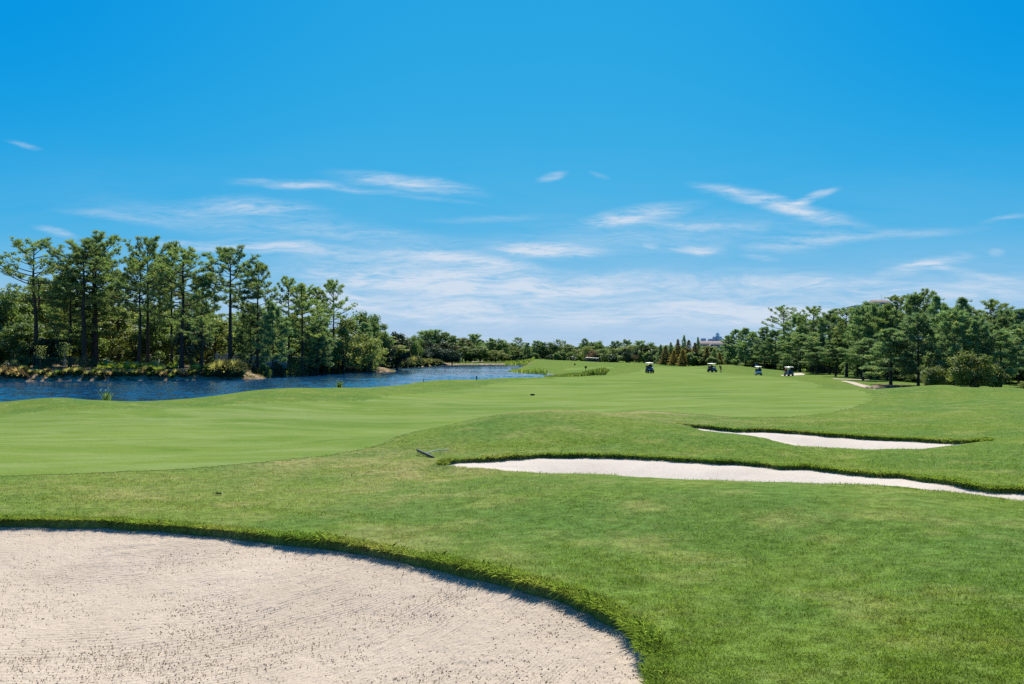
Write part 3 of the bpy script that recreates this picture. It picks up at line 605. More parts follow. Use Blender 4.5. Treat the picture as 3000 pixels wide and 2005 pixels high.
def clump(seed,H=1.3,R=.6,n=420,w=.022,lean=.5,plume=0):
    """a tussock of arching grass blades"""
    rg=R_(seed); C=MB(); a=rg.uniform(0,6.283,n); r=R*.28*np.sqrt(rg.uniform(0,1,n)); P=np.stack([np.cos(a)*r,np.sin(a)*r,np.full(n,-.03)],1); b=a+rg.normal(0,.6,n); h=np.stack([np.cos(b),np.sin(b),np.zeros(n)],1)
    L=H*rg.uniform(.55,1.15,n); th=np.abs(rg.normal(lean*.55,.22,n)); s=np.stack([-np.sin(b),np.cos(b),np.zeros(n)],1)*w*.5; up=np.array([0,0,1.])
    m=P+(h*np.sin(th)[:,None]+up*np.cos(th)[:,None])*(L*.6)[:,None]; th2=th*1.9+.25; tip=m+(h*np.sin(th2)[:,None]+up*np.cos(th2)[:,None])*(L*.45)[:,None]
    C.add(np.stack([P-s,P+s,m+s*.9,tip,m-s*.9],1).reshape(-1,3),np.arange(n)[:,None]*5+np.arange(5)[None],np.repeat(np.clip(rg.normal(.4,.22,n),0,.97),5))
    return C
def fronds(seed,H=1.2,R=.9,n=16):
    """saw palmetto: fans of stiff leaflets"""
    rg=R_(seed); C=MB()
    for i in range(n):
        a=rg.uniform(0,6.28); e=math.radians(rg.uniform(25,80)); L=H*rg.uniform(.6,1.05); d=np.array([math.cos(a)*math.cos(e),math.sin(a)*math.cos(e),math.sin(e)]); o=np.array([rg.normal(0,R*.3),rg.normal(0,R*.3),0]); h=o+d*L*.55; add_tube(C,[o,h],[.015,.01],3,.3)
        side=nrm(np.cross(d,[0,0,1.01])); k=15; u=np.linspace(-1.4,1.4,k); dd=nrm(d[None]*np.cos(u)[:,None]+side[None]*np.sin(u)[:,None]); l=L*.55*(1-.2*np.abs(u)); tip=h+dd*l[:,None]; sw=nrm(np.cross(dd,nrm(np.cross(d,side))))*.035
        t=.95 if rg.uniform()<.12 else rg.uniform(.15,.78); C.add(np.stack([h+dd*0,h+dd*(l*.55)[:,None]+sw,tip,h+dd*(l*.55)[:,None]-sw],1).reshape(-1,3),np.arange(k)[:,None]*4+np.arange(4)[None],np.full(4*k,t))
    return C

class Kind:
    def __init__(s,gen,leafmat,name,cat,barkm='bark'):
        T,C,s.H,s.R=gen; s.C=C; s.T=T; s.tm=T.mesh('trunk',M[barkm],True); s.cm=C.mesh('crown',M[leafmat]); s.name=name; s.cat=cat
        s.Rt=float(np.percentile(np.concatenate([np.hypot(v[:,0],v[:,1]) for v in C.v]),93)); s.lo=min(float(v[:,2].min()) for v in C.v); s.Ht=max(float(v[:,2].max()) for v in C.v)
TREES=[]
def plant(kd,u,vt,Y,hw,label,group=None,rz=None,X=None,sink=.15):
    """stand a tree at bearing u and distance Y so that it reaches sight line vt; hw is its half width in the same units"""
    x,y,z=at(u,Y); top=CAMZ-(vt-CV)*Y/F; h=top-z; sz=h/kd.Ht; sx_=hw*Y/F/kd.Rt*1.05
    rz=(u*1.7+Y*.9)%6.283 if rz is None else rz
    o=empty(kd.name,(x,y,z-sink),rz,label,kd.cat,group); o.scale=(sx_,sx_,sz)
    for nm,me in (('trunk',kd.tm),('crown',kd.cm)): c=bpy.data.objects.new(nm,me); COL.objects.link(c); c.parent=o
    TREES.append((kd,x,y,z,sx_,sz)); return o
K={}
for i,(sd_,a) in enumerate([(101,dict(H=22,cb=.42,R=4.6,nl=34,lean=.016)),(102,dict(H=22,cb=.50,R=4.4,nl=30,lean=.012)),(103,dict(H=22,cb=.36,R=5.2,nl=40,shape='flat',lean=.02)),
        (104,dict(H=22,cb=.58,R=4.0,nl=28,lean=.01)),(105,dict(H=22,cb=.52,R=4.2,nl=30,shape='flat',lean=.03,fork=True,dens=.8)),(106,dict(H=22,cb=.30,R=4.2,nl=42,lean=.015)),(107,dict(H=22,cb=.46,R=4.8,nl=32,lean=.035,shape='flat')),(108,dict(H=22,cb=.40,R=4.0,nl=38,lean=.028)),(109,dict(H=22,cb=.54,R=3.8,nl=30,lean=.022,tr=.54))]):
    K['tall%d'%i]=Kind(pine(sd_,**a),'pine','pine_tree','pine')
for i,(sd_,a) in enumerate([(201,dict(H=14,cb=.16,R=3.4,nl=44,shape='cone',tr=.56,dens=1.25,r0=.2)),(202,dict(H=14,cb=.22,R=3.6,nl=42,tr=.58,dens=1.25,r0=.2)),(203,dict(H=14,cb=.28,R=3.4,nl=40,tr=.58,dens=1.25,r0=.2)),
        (204,dict(H=14,cb=.12,R=3.2,nl=50,shape='cone',tr=.54,dens=1.2,r0=.2)),(205,dict(H=14,cb=.42,R=3.4,nl=32,tr=.56,dens=1.3,r0=.2))]):
    K['young%d'%i]=Kind(pine(sd_,k=18,w=.062,lean=.012,**a),'pine2','pine_tree','pine')
for i,(sd_,a) in enumerate([(301,dict()),(302,dict(H=12,R=4.2,ncl=40,cb=.06)),(303,dict(H=10,R=5,ncl=44,cb=.12,multi=2))]): K['broad%d'%i]=Kind(broad(sd_,**a),'broad','broadleaf_tree','tree','limb')
for i,(sd_,a) in enumerate([(311,dict(ncl=30,loose=.6,leaf=.38,nleaf=150,multi=2,rust=.10)),(312,dict(H=12,R=4,ncl=34,loose=.4,leaf=.38,rust=.06))]): K['light%d'%i]=Kind(broad(sd_,**a),'light','broadleaf_tree','tree','limb')
K['magn0']=Kind(broad(321,H=9,R=3.4,cb=.06,ncl=44,nleaf=130,leaf=.44,rust=.16),'magn','magnolia_tree','magnolia','limb')
K['magn1']=Kind(broad(322,H=9,R=3.8,cb=.10,ncl=40,nleaf=130,leaf=.46,rust=.05),'magn','magnolia_tree','magnolia','limb')
K['oak']=Kind(broad(331,H=9,R=4.2,cb=.14,ncl=46,nleaf=170,leaf=.36,rust=.02),'dark','oak_tree','oak','limb')
K['cyp0']=Kind(cypress(401),'cyp','cypress_tree','cypress','limb'); K['cyp1']=Kind(cypress(402,R=1.7,n=1150),'cyp','cypress_tree','cypress','limb'); K['cypg']=Kind(cypress(403,R=1.8,n=1150),'pine2','cypress_tree','cypress','limb')
K['rust']=Kind(broad(341,H=5,R=2.6,cb=.2,ncl=24,nleaf=120,leaf=.22,multi=3,r0=.09,rust=.1),'rust','maple_tree','tree','limb')
K['myrt']=Kind(broad(342,H=4.5,R=2.2,cb=.3,ncl=22,nleaf=90,leaf=.2,multi=4,r0=.06,loose=.6,rust=.1),'pinkish','crape_myrtle','tree','limb')
K['palm']=Kind(palm(501),'palm','palm_tree','palm','limb')
M['olivem']=mat_leaf('olive_leaves',(.100,.135,.034),(.235,.285,.070),(.31,.30,.09),.45,.03,.55)
K['olive']=Kind(broad(351,H=6,R=3.6,cb=.0,ncl=58,nleaf=130,leaf=.30,loose=.55,multi=4,r0=.08,rust=.08),'olivem','wax_myrtle','shrub','limb')
# left bank: the tall pines in front
LB='tall pines on the far bank of the lake'
def tp(k,u,v,Y,hw,lab,rz=None): return plant(K[k],u,v,Y+(12 if Y<167 and u<580 else 0),hw*1.10,lab,LB,rz)
tp('tall4',107,692,157,92,'open round-headed pine with a forked bare trunk, leftmost tall pine on the bank',4.2)
tp('tall1',246,702,156,95,'tall pine with a straight dark trunk rising through the clipped hedge',1.0)
tp('tall0',283,675,162,88,'tallest pine on the left bank, its pointed tip highest above the hedge',2.2)
tp('tall5',272,722,166,70,'dense pine growing close behind the twin dark trunks on the left bank',.4)
tp('tall6',407,742,157,72,'leaning pine with bare lower limbs above the bright palmetto patch',3.6)
tp('tall3',433,686,163,60,'narrow pine with a tuft-like crown standing just behind the leaning pine',5.0)
tp('tall3',347,800,186,48,'slim pine half hidden between the hedge pines and the leaning pine')
tp('tall2',532,716,156,92,'broad pine with heavy spreading limbs reaching out over the lake shore',2.75)
tp('tall8',503,700,178,48,'pine whose small crown shows above the broad spreading pine')
tp('tall3',674,716,172,76,'lone-trunked pine with a flat round crown above a long bare pole of trunk',1.7)
tp('tall7',752,758,178,56,'dark pine leaning out to the right beside the long bare pole pine')
tp('young2',800,874,172,42,'short pine with drooping tufts between the two groups of tall bank pines')
tp('tall8',846,805,196,46,'open-topped pine, first of the second group along the bank')
tp('tall7',888,826,190,54,'full-crowned pine in the middle of the second group along the bank')
tp('tall5',930,838,204,44,'pine with a feathery olive crown right of the full-crowned one')
tp('tall0',976,814,214,46,'dark round-topped pine standing clear at the right end of the bank group')
tp('tall3',592,922,152,42,'thin leaning sapling pine at the water edge below the broad pine',.9)
tp('tall5',205,800,172,62,'shaded pine behind the straight trunk, left of the tallest pine')
tp('tall5',590,800,186,60,'pine filling the gap behind the broad spreading pine')
tp('tall6',470,770,190,56,'pine seen through the limbs left of the broad spreading pine')
tp('young1',735,880,184,46,'bushy pine behind the trunk of the long bare pole pine')
tp('young3',1072,940,232,36,'conical pine against the big rounded oaks on the bank')
tp('young1',930,930,196,44,'young pine in the shade below the second group of bank pines')
BK='broadleaved trees on the far bank of the lake'
def bt(k,u,v,Y,hw,lab,rz=None): return plant(K[k],u,v,Y+(9 if Y<180 else 0),hw,lab,BK,rz)
bt('broad1',25,842,172,70,'dark leafy tree at the left edge of the photo beside the lake')
bt('broad0',85,935,164,72,'glossy low tree with white glinting leaves above the dry tussocks')
bt('magn1',150,985,162,55,'low dark magnolia over the left end of the clipped hedge')
bt('broad1',-60,850,178,80,'tall leafy tree cut by the left edge of the photo')
bt('light1',150,800,196,70,'pale green tree behind the forked pine')
bt('light1',330,905,196,62,'sunlit pale tree in the gap right of the twin trunks')
bt('light0',390,960,176,56,'low yellow-green tree behind the palmetto patch')
bt('magn1',560,935,163,48,'almost black magnolia behind the broad spreading pine trunk')
bt('light1',630,935,190,54,'yellow-green tree glowing left of the long bare pole')
bt('broad2',720,950,200,62,'spreading tree over the stone gate pillars')
bt('broad0',830,980,206,56,'leafy tree right of the stone gate pillars')
bt('light0',1012,925,214,54,'yellowing loose tree in front of the rounded oaks at the lake')
bt('broad1',945,980,208,46,'dark green tree below the clear round-topped pine')
bt('broad0',1058,905,252,50,'big rounded oak, left of the pair where the bank wood ends')
bt('broad1',1098,918,262,42,'big rounded oak, right of the pair where the bank wood ends')
bt('magn1',1122,980,268,34,'black-shaded magnolia at the right end of the bank wood')
bt('magn0',1166,970,290,34,'magnolia freckled with rusty leaves beside the sandy road')
bt('broad2',-10,960,166,45,'leafy bush tree at the far left water edge')
bt('broad1',450,930,188,56,'tree filling the shade between the narrow pine and the broad pine')
bt('broad0',240,930,182,60,'tree behind the clipped hedge left of the twin trunks')
# wood behind the left bank, one shaded mass
def mass(name,label,rows,seed,lite=1):
    rg=R_(seed); mbs={}
    for kk,u,vt,Y,hw in rows:
        kd=K[kk]; x,y,z=at(u,Y); top=CAMZ-(vt-CV)*Y/F; sz=(top-z)/kd.Ht; s=hw*Y/F/kd.Rt*1.05; a=rg.uniform(0,6.28); c_,s_=math.cos(a)*s,math.sin(a)*s
        Mx=np.array([[c_,-s_,0,x],[s_,c_,0,y],[0,0,sz,z-.2]])
        for part,mt in ((kd.C,kd.cm.materials[0]),(kd.T,kd.tm.materials[0])): mbs.setdefault(mt.name,(MB(),mt))[0].add_mb(part,Mx)
    mb=MB(); mats=[]
    for i,(b,mt) in enumerate(mbs.values()):
        for m_ in b.m: m_[:]=i
        mb.add_mb(b); mats.append(mt)
    o=mb.build(name,mats); tag(o,label,kind='stuff')
    return o
rg=R_(77); rows=[]
env=lambda u:np.interp(u,[-300,0,150,250,450,600,700,780,850,980,1060,1130],[800,845,805,840,850,860,900,880,915,928,958,988])
for i in range(60):
    u=rg.uniform(-330,1110); rows.append((('broad0','light1','light1','light0','tall5','broad2')[i%6],u,env(u)+rg.uniform(0,90),rg.uniform(205,300),rg.uniform(42,75)))
for i in range(44):
    u=-330+i*33+rg.uniform(-10,10); rows.append((('olive','light0','broad1')[i%3],u,rg.uniform(968,1005),rg.uniform(215,262),rg.uniform(40,60)))
mass('woodland','shaded wood behind the tall pines across the lake',rows,7)
# right-hand pine wood
RW='pines along the edge of the right-hand wood'
def rp(k,u,v,Y,hw,lab,rz=None): return plant(K[k],u,v,Y+float(np.interp(u,[2130,2300,2480,2520],[34,26,10,0])),hw*1.2,lab,RW,rz)
rp('young3',2132,980,222,24,'dark narrow pine right of the grey-roofed hotel')
rp('young0',2156,962,220,28,'second dark pine from the grey-roofed hotel, with a spire-like tip')
rp('young3',2184,957,214,26,'third dark pine from the grey-roofed hotel, level with the fourth')
rp('young1',2206,968,210,26,'short dark pine filling the notch above the flag')
rp('young0',2240,955,200,32,'lighter pine straight behind the blue flag')
rp('young1',2272,962,196,34,'soft round pine between the blue flag and the flat-topped pine')
rp('tall4',2300,892,198,44,'tall scraggly pine with a flat open top and a limb jutting left',2.4)
rp('young2',2342,913,188,42,'pine with a shoulder-high rounded crown behind the red-shirted golfer')
rp('tall0',2382,893,184,40,'round-headed pine just right of the scraggly flat-topped one')
rp('young2',2430,904,172,46,'pale full pine above the start of the cart path')
rp('tall1',2480,896,150,46,'dark-headed pine with a bare trunk standing beside the cart path',1.3)
rp('young1',2512,905,160,42,'pine between the dark-headed one and the gabled hotel roof')
rp('young1',2524,889,150,34,'pine below the small flat hotel roof corner')
rp('young2',2572,880,146,36,'pine hiding the lower left of the gabled hotel roof')
rp('young0',2600,883,144,32,'pine hiding the lower right of the gabled hotel roof')
rp('young2',2550,876,152,48,'broad pine directly below the gabled hotel roof')
rp('young0',2610,956,118,62,'young cone-shaped pine on bare brown earth beside the little pond',.5)
rp('tall5',2628,858,142,48,'tall pine rising just right of the gabled hotel roof')
rp('young1',2676,852,138,46,'tall pine left of the highest tip of the right-hand wood')
rp('tall0',2708,842,136,44,'highest pine of the right-hand wood, with a pointed tip')
rp('young3',2744,860,132,34,'narrow pine with upright shoots right of the highest tip')
rp('young1',2690,910,116,58,'full dark-hearted pine between the pond and the olive bushes',2.2)
rp('young2',2786,880,126,46,'rounded pine above the smaller olive bush')
rp('young3',2822,865,124,40,'pointed pine above the larger olive bush')
rp('young1',2798,900,112,52,'light green pine right behind the larger olive bush')
rp('young2',2864,917,110,46,'pine with a stacked crown right of the larger olive bush')
rp('tall3',2904,873,138,56,'open see-through pine with a domed head against the sky')
rp('young1',2946,897,124,40,'pine between the domed open pine and the photo edge')
rp('young0',2985,899,120,44,'pine with candle-like shoots at the right edge of the photo')
rp('young1',2932,960,108,50,'low full pine in front of the domed open pine')
rp('young2',3010,930,112,52,'pine cut by the right edge of the photo')
rp('young4',2448,985,150,36,'slim low pine whose trunk stands among the path-side trunks')
rp('young4',2528,985,138,44,'low-limbed pine over the end of the cart path')
rp('young1',2345,975,176,44,'shadowed lower pine behind the red-shirted golfer')
rp('young2',2395,985,166,42,'lower pine at the wood edge above the mound by the path')
rp('broad0',2752,1020,118,40,'dark broadleaf filling the gap between pond pines and olive bushes')
plant(K['olive'],2846,1024,100,60,'large olive-green bush behind the double mound at right',"bushes by the right-hand mounds")
plant(K['olive'],2745,1066,104,38,'small olive-green bush left of the large one behind the mound',"bushes by the right-hand mounds")
plant(K['olive'],2915,1060,104,34,'dull green bush right of the large olive bush',"bushes by the right-hand mounds")
plant(K['light0'],2998,1112,96,14,'pale leafy shrub at the right photo edge behind the mound',"bushes by the right-hand mounds")
rg=R_(88); rows=[]
env=lambda u:np.interp(u,[2110,2160,2240,2300,2380,2470,2560,2640,2720,2780,2830,2900,3000,3200],[995,975,970,955,925,915,890,875,865,895,890,905,915,900])
for i in range(52):
    u=rg.uniform(2150,3320); Yb=np.interp(u,[2130,2480,2700,3300],[262,180,142,130])
    rows.append((('young1','young2','young3','tall5','broad1')[i%5],u,env(u)+rg.uniform(5,70),Yb+rg.uniform(6,60),rg.uniform(34,54)))
for i in range(46):
    u=rg.uniform(2125,3300); Yb=np.interp(u,[2130,2300,2480,2700,3300],[262,232,164,120,112]); rows.append((('young0','young3','broad0','young1','broad1','light1')[i%6],u,np.interp(u,[2130,2400,2700,3300],[1030,1015,1005,1000])+rg.uniform(-25,40),Yb+rg.uniform(6,26),rg.uniform(28,44)))
mass('woodland','shaded interior of the pine wood at right',rows,8)
# the far side of the course
FT='trees beyond the far end of the lake and fairway'
def ft(k,u,v,Y,hw,lab): return plant(K[k],u,v,Y,hw*1.2,lab,FT)
ft('broad2',1200,985,400,24,'feathery grey-green tree beside the white van')
ft('broad0',1216,978,410,20,'dark tree right of the white van with a thin trunk')
for u,v,hw,lab in [(1246,966,30,'left crown of the big far pine group above the lake end'),(1272,963,28,'highest crown of the big far pine group above the lake end'),(1303,971,26,'third crown of the big far pine group above the lake end'),(1327,981,22,'right crown of the big far pine group above the lake end')]: ft('young1',u,v,540,hw,lab)
ft('magn1',1246,994,470,26,'pale-flecked magnolia in front of the big far pine group')
ft('magn0',1309,1000,475,26,'second pale-flecked magnolia right below the far pine group')
ft('oak',1238,1021,425,20,'small dark ball-shaped oak, leftmost of the row at the lake end')
ft('oak',1270,1014,440,22,'dark ball-shaped oak, second of the row at the lake end')
ft('oak',1293,1017,445,22,'dark ball-shaped oak, third of the row at the lake end')
ft('oak',1324,1021,450,20,'dark ball-shaped oak, last of the row with a green post beside it')
ft('light1',1356,988,520,26,'brownish tree right of the far pine group')
ft('young1',1390,976,530,24,'dark green pine poking above the brownish far trees')
ft('broad0',1366,1012,490,26,'dark leafy tree over the small far sand bunker, left one')
ft('broad1',1408,1012,490,28,'dark leafy tree over the small far sand bunker, right one')
ft('young2',1442,989,530,20,'far pine above the olive willow-like tree')
ft('broad0',1464,990,530,24,'far oak right of the pine above the olive tree')
ft('light0',1454,1024,488,22,'olive spreading tree at the far right corner of the lake')
ft('light1',1478,1036,490,14,'small olive tree sloping down to the far water edge')
ft('tall5',1521,987,490,17,'tallest dark pine over the crest of the far grassy hill')
ft('young0',1545,1003,480,16,'low dark pine right of the tallest one on the far hill')
ft('young1',1573,996,500,18,'round pine on the far hill, left of the umbrella pine')
ft('young2',1590,999,500,16,'second round pine on the far hill, next to the umbrella pine')
ft('broad0',1610,1000,500,20,'dark oak left below the umbrella pine')
ft('tall3',1635,993,500,12,'umbrella pine on a thin stick of trunk on the far skyline')
ft('tall3',1652,997,505,8,'tiny-headed thin pine next to the umbrella pine')
ft('light0',1638,1034,470,14,'small olive ball tree under the umbrella pine')
ft('broad1',1664,1007,495,24,'dark mass of oak right of the umbrella pine')
ft('light1',1692,1022,480,18,'olive tree left of the parked carts')
ft('young0',1714,990,470,16,'dark pine behind the parked carts')
ft('young1',1736,1000,470,16,'pine with a blunt top behind the red-leaved tree')
ft('broad0',1757,996,475,17,'dome-topped tree right of the red-leaved tree')
ft('rust',1736,1024,430,16,'tree with coppery red leaves behind the parked carts')
ft('light0',1722,1012,450,22,'olive tree behind and above the red-leaved one')
ft('broad1',1768,1022,440,20,'dark tree directly right of the parked carts')
ft('young0',1796,998,450,14,'first of two pointed far pines in the middle of the skyline')
ft('young3',1809,997,450,14,'second of two pointed far pines in the middle of the skyline')
ft('light1',1800,1020,420,18,'pinkish olive tree under the two pointed far pines')
ft('young2',1836,992,440,20,'highest bushy pine in the middle of the skyline')
ft('young1',1874,996,430,20,'round pine right of the highest bushy one')
ft('light0',1845,1008,372,30,'wide olive oak with a short dark trunk behind the fairway')
ft('broad1',1838,1030,362,20,'dark tree in front of the wide olive oak')
ft('palm',1890,1008,330,15,'cabbage palm with a pale trunk behind the middle golf cart')
ft('broad0',1908,1000,350,20,'dark tree right of the cabbage palm')
ft('myrt',1863,1038,335,11,'pinkish crape myrtle left of the cabbage palm')
ft('myrt',1917,1036,322,14,'pinkish crape myrtle right of the cabbage palm')
CY='rust-tinged cypresses behind the fairway'
def cy(k,u,v,Y,hw,lab): return plant(K[k],u,v,Y,hw,lab,CY)
cy('cypg',1936,1008,300,15,'green cypress at the left end of the rust-tinged row')
cy('cyp0',1950,1012,285,18,'low bronze cypress, second in the rust-tinged row')
cy('cypg',1965,1001,290,14,'thin green cypress tip left of the tall bronze ones')
cy('cyp1',1986,992,276,16,'bronze cypress left of the tallest spire')
cy('cypg',2004,980,278,15,'tallest green spire of the rust-tinged row')
cy('cyp0',2018,994,270,19,'wide bronze cypress in the middle of the rust-tinged row')
cy('cyp1',2036,1002,266,17,'coppery cypress beside the hotel, left of its gable')
cy('cypg',2045,985,280,12,'thin green spire just left of the hotel chimneys')
cy('cyp0',1974,1024,272,15,'short coppery cypress in front of the row, left one')
cy('cyp1',2000,1022,262,15,'short coppery cypress in front of the row, right one')
cy('cyp1',2071,1016,262,15,'bronze cypress in front of the hotel porch')
cy('cypg',2092,1020,258,16,'grey-green cypress in front of the hotel, right one')
cy('cyp0',2108,1032,250,12,'yellowish low cypress at the foot of the dark pines')
rg=R_(99); rows=[]
env=lambda u:np.interp(u,[1130,1220,1300,1350,1400,1500,1560,1650,1720,1780,1840,1920,2000,2120],[1000,990,985,1000,996,1004,1010,1012,1005,1012,1005,1012,1012,1015])
for i in range(125):
    u=1130+i*8.1+rg.uniform(-6,6); Yb=np.interp(u,[1130,1250,1500,1700,1850,2000,2130],[420,560,560,540,470,370,330])
    rows.append((('broad0','young1','broad1','light1','young2')[i%5],u,env(u)+rg.uniform(-3,20),Yb+rg.uniform(0,60),rg.uniform(20,34)))
mass('woodland','far band of mixed trees along the horizon',rows,9)
# ------------------------------------------------------------------ bank plants
K['bush0']=Kind(broad(361,H=2.2,R=1.5,cb=.0,ncl=22,nleaf=150,leaf=.20,multi=3,r0=.05),'broad','bush','shrub','limb')
K['bush1']=Kind(broad(362,H=2.0,R=1.6,cb=.0,ncl=22,nleaf=150,leaf=.20,multi=3,r0=.05),'hedge','bush','shrub','limb')
K['bushd']=Kind(broad(363,H=2.2,R=1.6,cb=.0,ncl=22,nleaf=150,leaf=.22,multi=3,r0=.05),'magn','bush','shrub','limb')
SB_='bushes under the tall pines on the lake bank'
def sh(k,u,v,Y,hw,lab): return plant(K[k],u,v+10,Y+5,hw*.68,lab,SB_)
for a in [('bush0',335,1050,158,30,'leafy bush between the twin trunks and the leaning pine'),('bush1',372,1046,159,24,'yellow-green bush at the foot of the leaning pine'),('bush0',455,1050,158,28,'dark bush right of the leaning pine foot'),
   ('bush1',490,1058,154,20,'bush left of the broad pine trunk'),('bush1',570,1062,153,24,'bright bush right of the broad pine trunk'),('bush0',615,1050,158,30,'wide bush left of the long bare pole pine'),('bushd',650,1044,164,28,'dark glossy bush at the foot of the long bare pole pine'),
   ('bush1',700,1046,166,28,'low bush right of the long bare pole pine'),('bushd',735,1048,168,28,'dark bush under the second stone pillar'),('bush0',778,1050,168,26,'round light bush in front of the stone wall'),('bushd',815,1046,176,30,'dark bush under the short drooping pine'),
   ('bush0',862,1050,186,30,'bush at the start of the second pine group'),('bushd',905,1048,196,30,'dark bush in the middle of the second pine group'),('bush1',948,1052,206,24,'green bush near the end of the second pine group'),('bush0',985,1048,214,28,'bush under the clear round-topped pine'),
   ('bushd',1020,1050,222,28,'dark bush below the yellowing loose tree'),('bush1',1050,1050,232,24,'bush before the rounded oaks'),('bush0',60,1030,160,40,'leafy bush at the left water edge behind dry tussocks'),('bush1',20,1050,158,34,'grassy bush above the dry tussocks at far left'),
   ('bush0',118,1056,155,26,'feathery bush left of the clipped hedge')]: sh(*a)
# clipped hedge: leafy on every face
def hedge_mesh(L,W,H,n,seed):
    rg=R_(seed); C=MB(); f=rg.integers(0,10,n); x=rg.uniform(-L/2,L/2,n); y=rg.uniform(-W/2,W/2,n); z=rg.uniform(0,H,n); N=np.zeros((n,3))
    a=f<4; y[a]=-W/2; N[a,1]=-1; a=(f>=4)&(f<8); z[a]=H; N[a,2]=1; a=f==8; x[a]=L/2; N[a,0]=1; a=f==9; y[a]=W/2; N[a,1]=1
    P=np.stack([x,y,z],1)+rg.normal(0,.06,(n,3))-N*np.abs(rg.normal(0,.06,n))[:,None]; P[:,2]+=.09*vnoise(x*.8,y,seed)
    leaves(C,P,N,np.full(n,.17),rg,np.clip(.30+.35*z/H*0+rg.normal(0,.1,n),0,.79),.3); return C
def hedge(u0,u1,Y,v,label):
    x0,y0,z0=at(u0,Y); x1,_,_=at(u1,Y); H=CAMZ-(v-CV)*Y/F-z0; o=empty('hedge',((x0+x1)/2,Y,z0),0,label,'hedge')
    hedge_mesh(x1-x0,1.6,H,int((x1-x0)*520),int(u0)).build('foliage',M['hedge'],o)
    b=MB(); rg=R_(3); [add_tube(b,[(x,rg.normal(0,.3),-.1),(x+.1,rg.normal(0,.3),H*.8)],[.04,.02],5) for x in np.linspace(-(x1-x0)/2+.3,(x1-x0)/2-.3,max(3,int((x1-x0)/.9)))]; b.build('stem',M['limb'],o)
hedge(112,275,157.5,1049,'long dark clipped hedge behind the straight-trunked pine on the bank')
hedge(818,900,182,1047,'short clipped hedge behind the bank pines right of the stone wall')
# saw palmettos, cord grass and dry tussocks along the shore
def proto(nm,meshes,label,cat,group):
    return None
CL=dict(cord=[clump(600+i,1.5,.8,700,.030,.55).mesh('cord_grass',M['cord']) for i in range(3)],dry=[clump(610+i,1.1,.7,420,.026,.8).mesh('dry_tussock',M['tan']) for i in range(3)],
        pal=[fronds(620+i,1.35,1.1,22).mesh('saw_palmetto',M['palmetto']) for i in range(3)],green=[clump(630+i,1.3,.8,480,.028,.5).mesh('sedge',M['reed']) for i in range(3)])
NM=dict(cord=('cord_grass','grass clump'),dry=('dry_tussock','grass clump'),pal=('saw_palmetto','palmetto'),green=('sedge_clump','grass clump'))
cnt=[0]
def tus(k,u,v,Y,s,label,group):
    """tussock with its foot on the ground near sight line v"""
    x,y,z=at(u,Y) if v is None else hit(u,v,Y-12,Y+40); cnt[0]+=1
    o=bpy.data.objects.new(NM[k][0],CL[k][cnt[0]%3]); COL.objects.link(o); o.location=(x,y,z); o.rotation_euler=(0,0,(u*2.3)%6.28); o.scale=(s,s,s*(.9+.2*((cnt[0]*7)%5)/4)); return tag(o,label,NM[k][1],group)
rg=R_(41)
G1='dry brown tussocks at the left end of the far shore'
for u,v,s,l in [(8,1101,1.5,'dry brown tussock cut by the left photo edge at the water'),(30,1104,1.1,'small dry tussock, second from the left photo edge'),(52,1098,1.5,'tall dry tussock, third from the left photo edge'),(60,1106,1.2,'dry tussock close to the water, fourth from the left photo edge'),
   (24,1090,1.4,'dry tussock high on the bank at far left'),(72,1108,.9,'little dry tussock at the end of the left tussock row'),(40,1086,1.5,'fluffy pale dry tussock in front of the leafy bush')]: tus('dry',u,v,146,s*.85,l,G1)
G2='bright saw palmettos below the twin-trunk pines'
for i,(u,v) in enumerate([(300,1088),(318,1082),(336,1086),(352,1079),(368,1088),(384,1082),(402,1088),(418,1081),(436,1089),(452,1086),(468,1092),(330,1074),(360,1072),(392,1073)]): tus('pal',u,v,150,1.0+.25*((i*3)%4)/3,'bright yellow-green palmetto in the patch between the twin trunks and the broad pine',G2)
for u,v,l in [(505,1083,'green palmetto left of the broad pine foot'),(572,1086,'green palmetto right of the broad pine foot'),(592,1090,'green palmetto beside the thin leaning sapling'),(612,1092,'palmetto right of the thin leaning sapling')]: tus('pal',u,v,151,1.05,l,'green saw palmettos by the broad pine')
G3='cord grass on the sandy spit'
for i,(u,v) in enumerate([(640,1103),(655,1100),(668,1104),(682,1101),(694,1104),(650,1094),(672,1093),(632,1096),(690,1096)]): tus('cord',u,v,152,1.25+.2*(i%3),'pale cord grass clump in the thicket on the sandy spit',G3)
for u,v,k,l in [(200,1097,'cord','thin tall grass clump by the white sapling stems'),(228,1096,'cord','yellowish grass clump left of the straight pine trunk'),(345,1100,'green','sedge clump on the bare bank below the palmettos'),(398,1102,'green','sedge clump at the water below the leaning pine'),(330,1101,'dry','dry tussock on the bare bank below the twin trunks'),
   (440,1103,'green','sedge clump at the shore right of the leaning pine'),(478,1102,'dry','dark dry tussock on the shore left of the broad pine'),(540,1104,'dry','dry tussock at the shore below the broad pine'),(606,1103,'green','sedge clump at the foot of the thin sapling'),
   (720,1085,'dry','wispy dry tussock behind the sandy spit'),(738,1086,'dry','second wispy dry tussock behind the sandy spit'),(760,1087,'green','sedge at the inlet shore under the stone pillars'),(965,1086,'cord','pale grass clump standing alone on the inlet bank'),(1000,1087,'cord','pale grass clump by the inlet corner')]: tus(k,u,v,148 if u<640 else 222,.78,l,'single grass clumps along the far shore')
G4='cord grass lining the sandy point towards the far end of the lake'
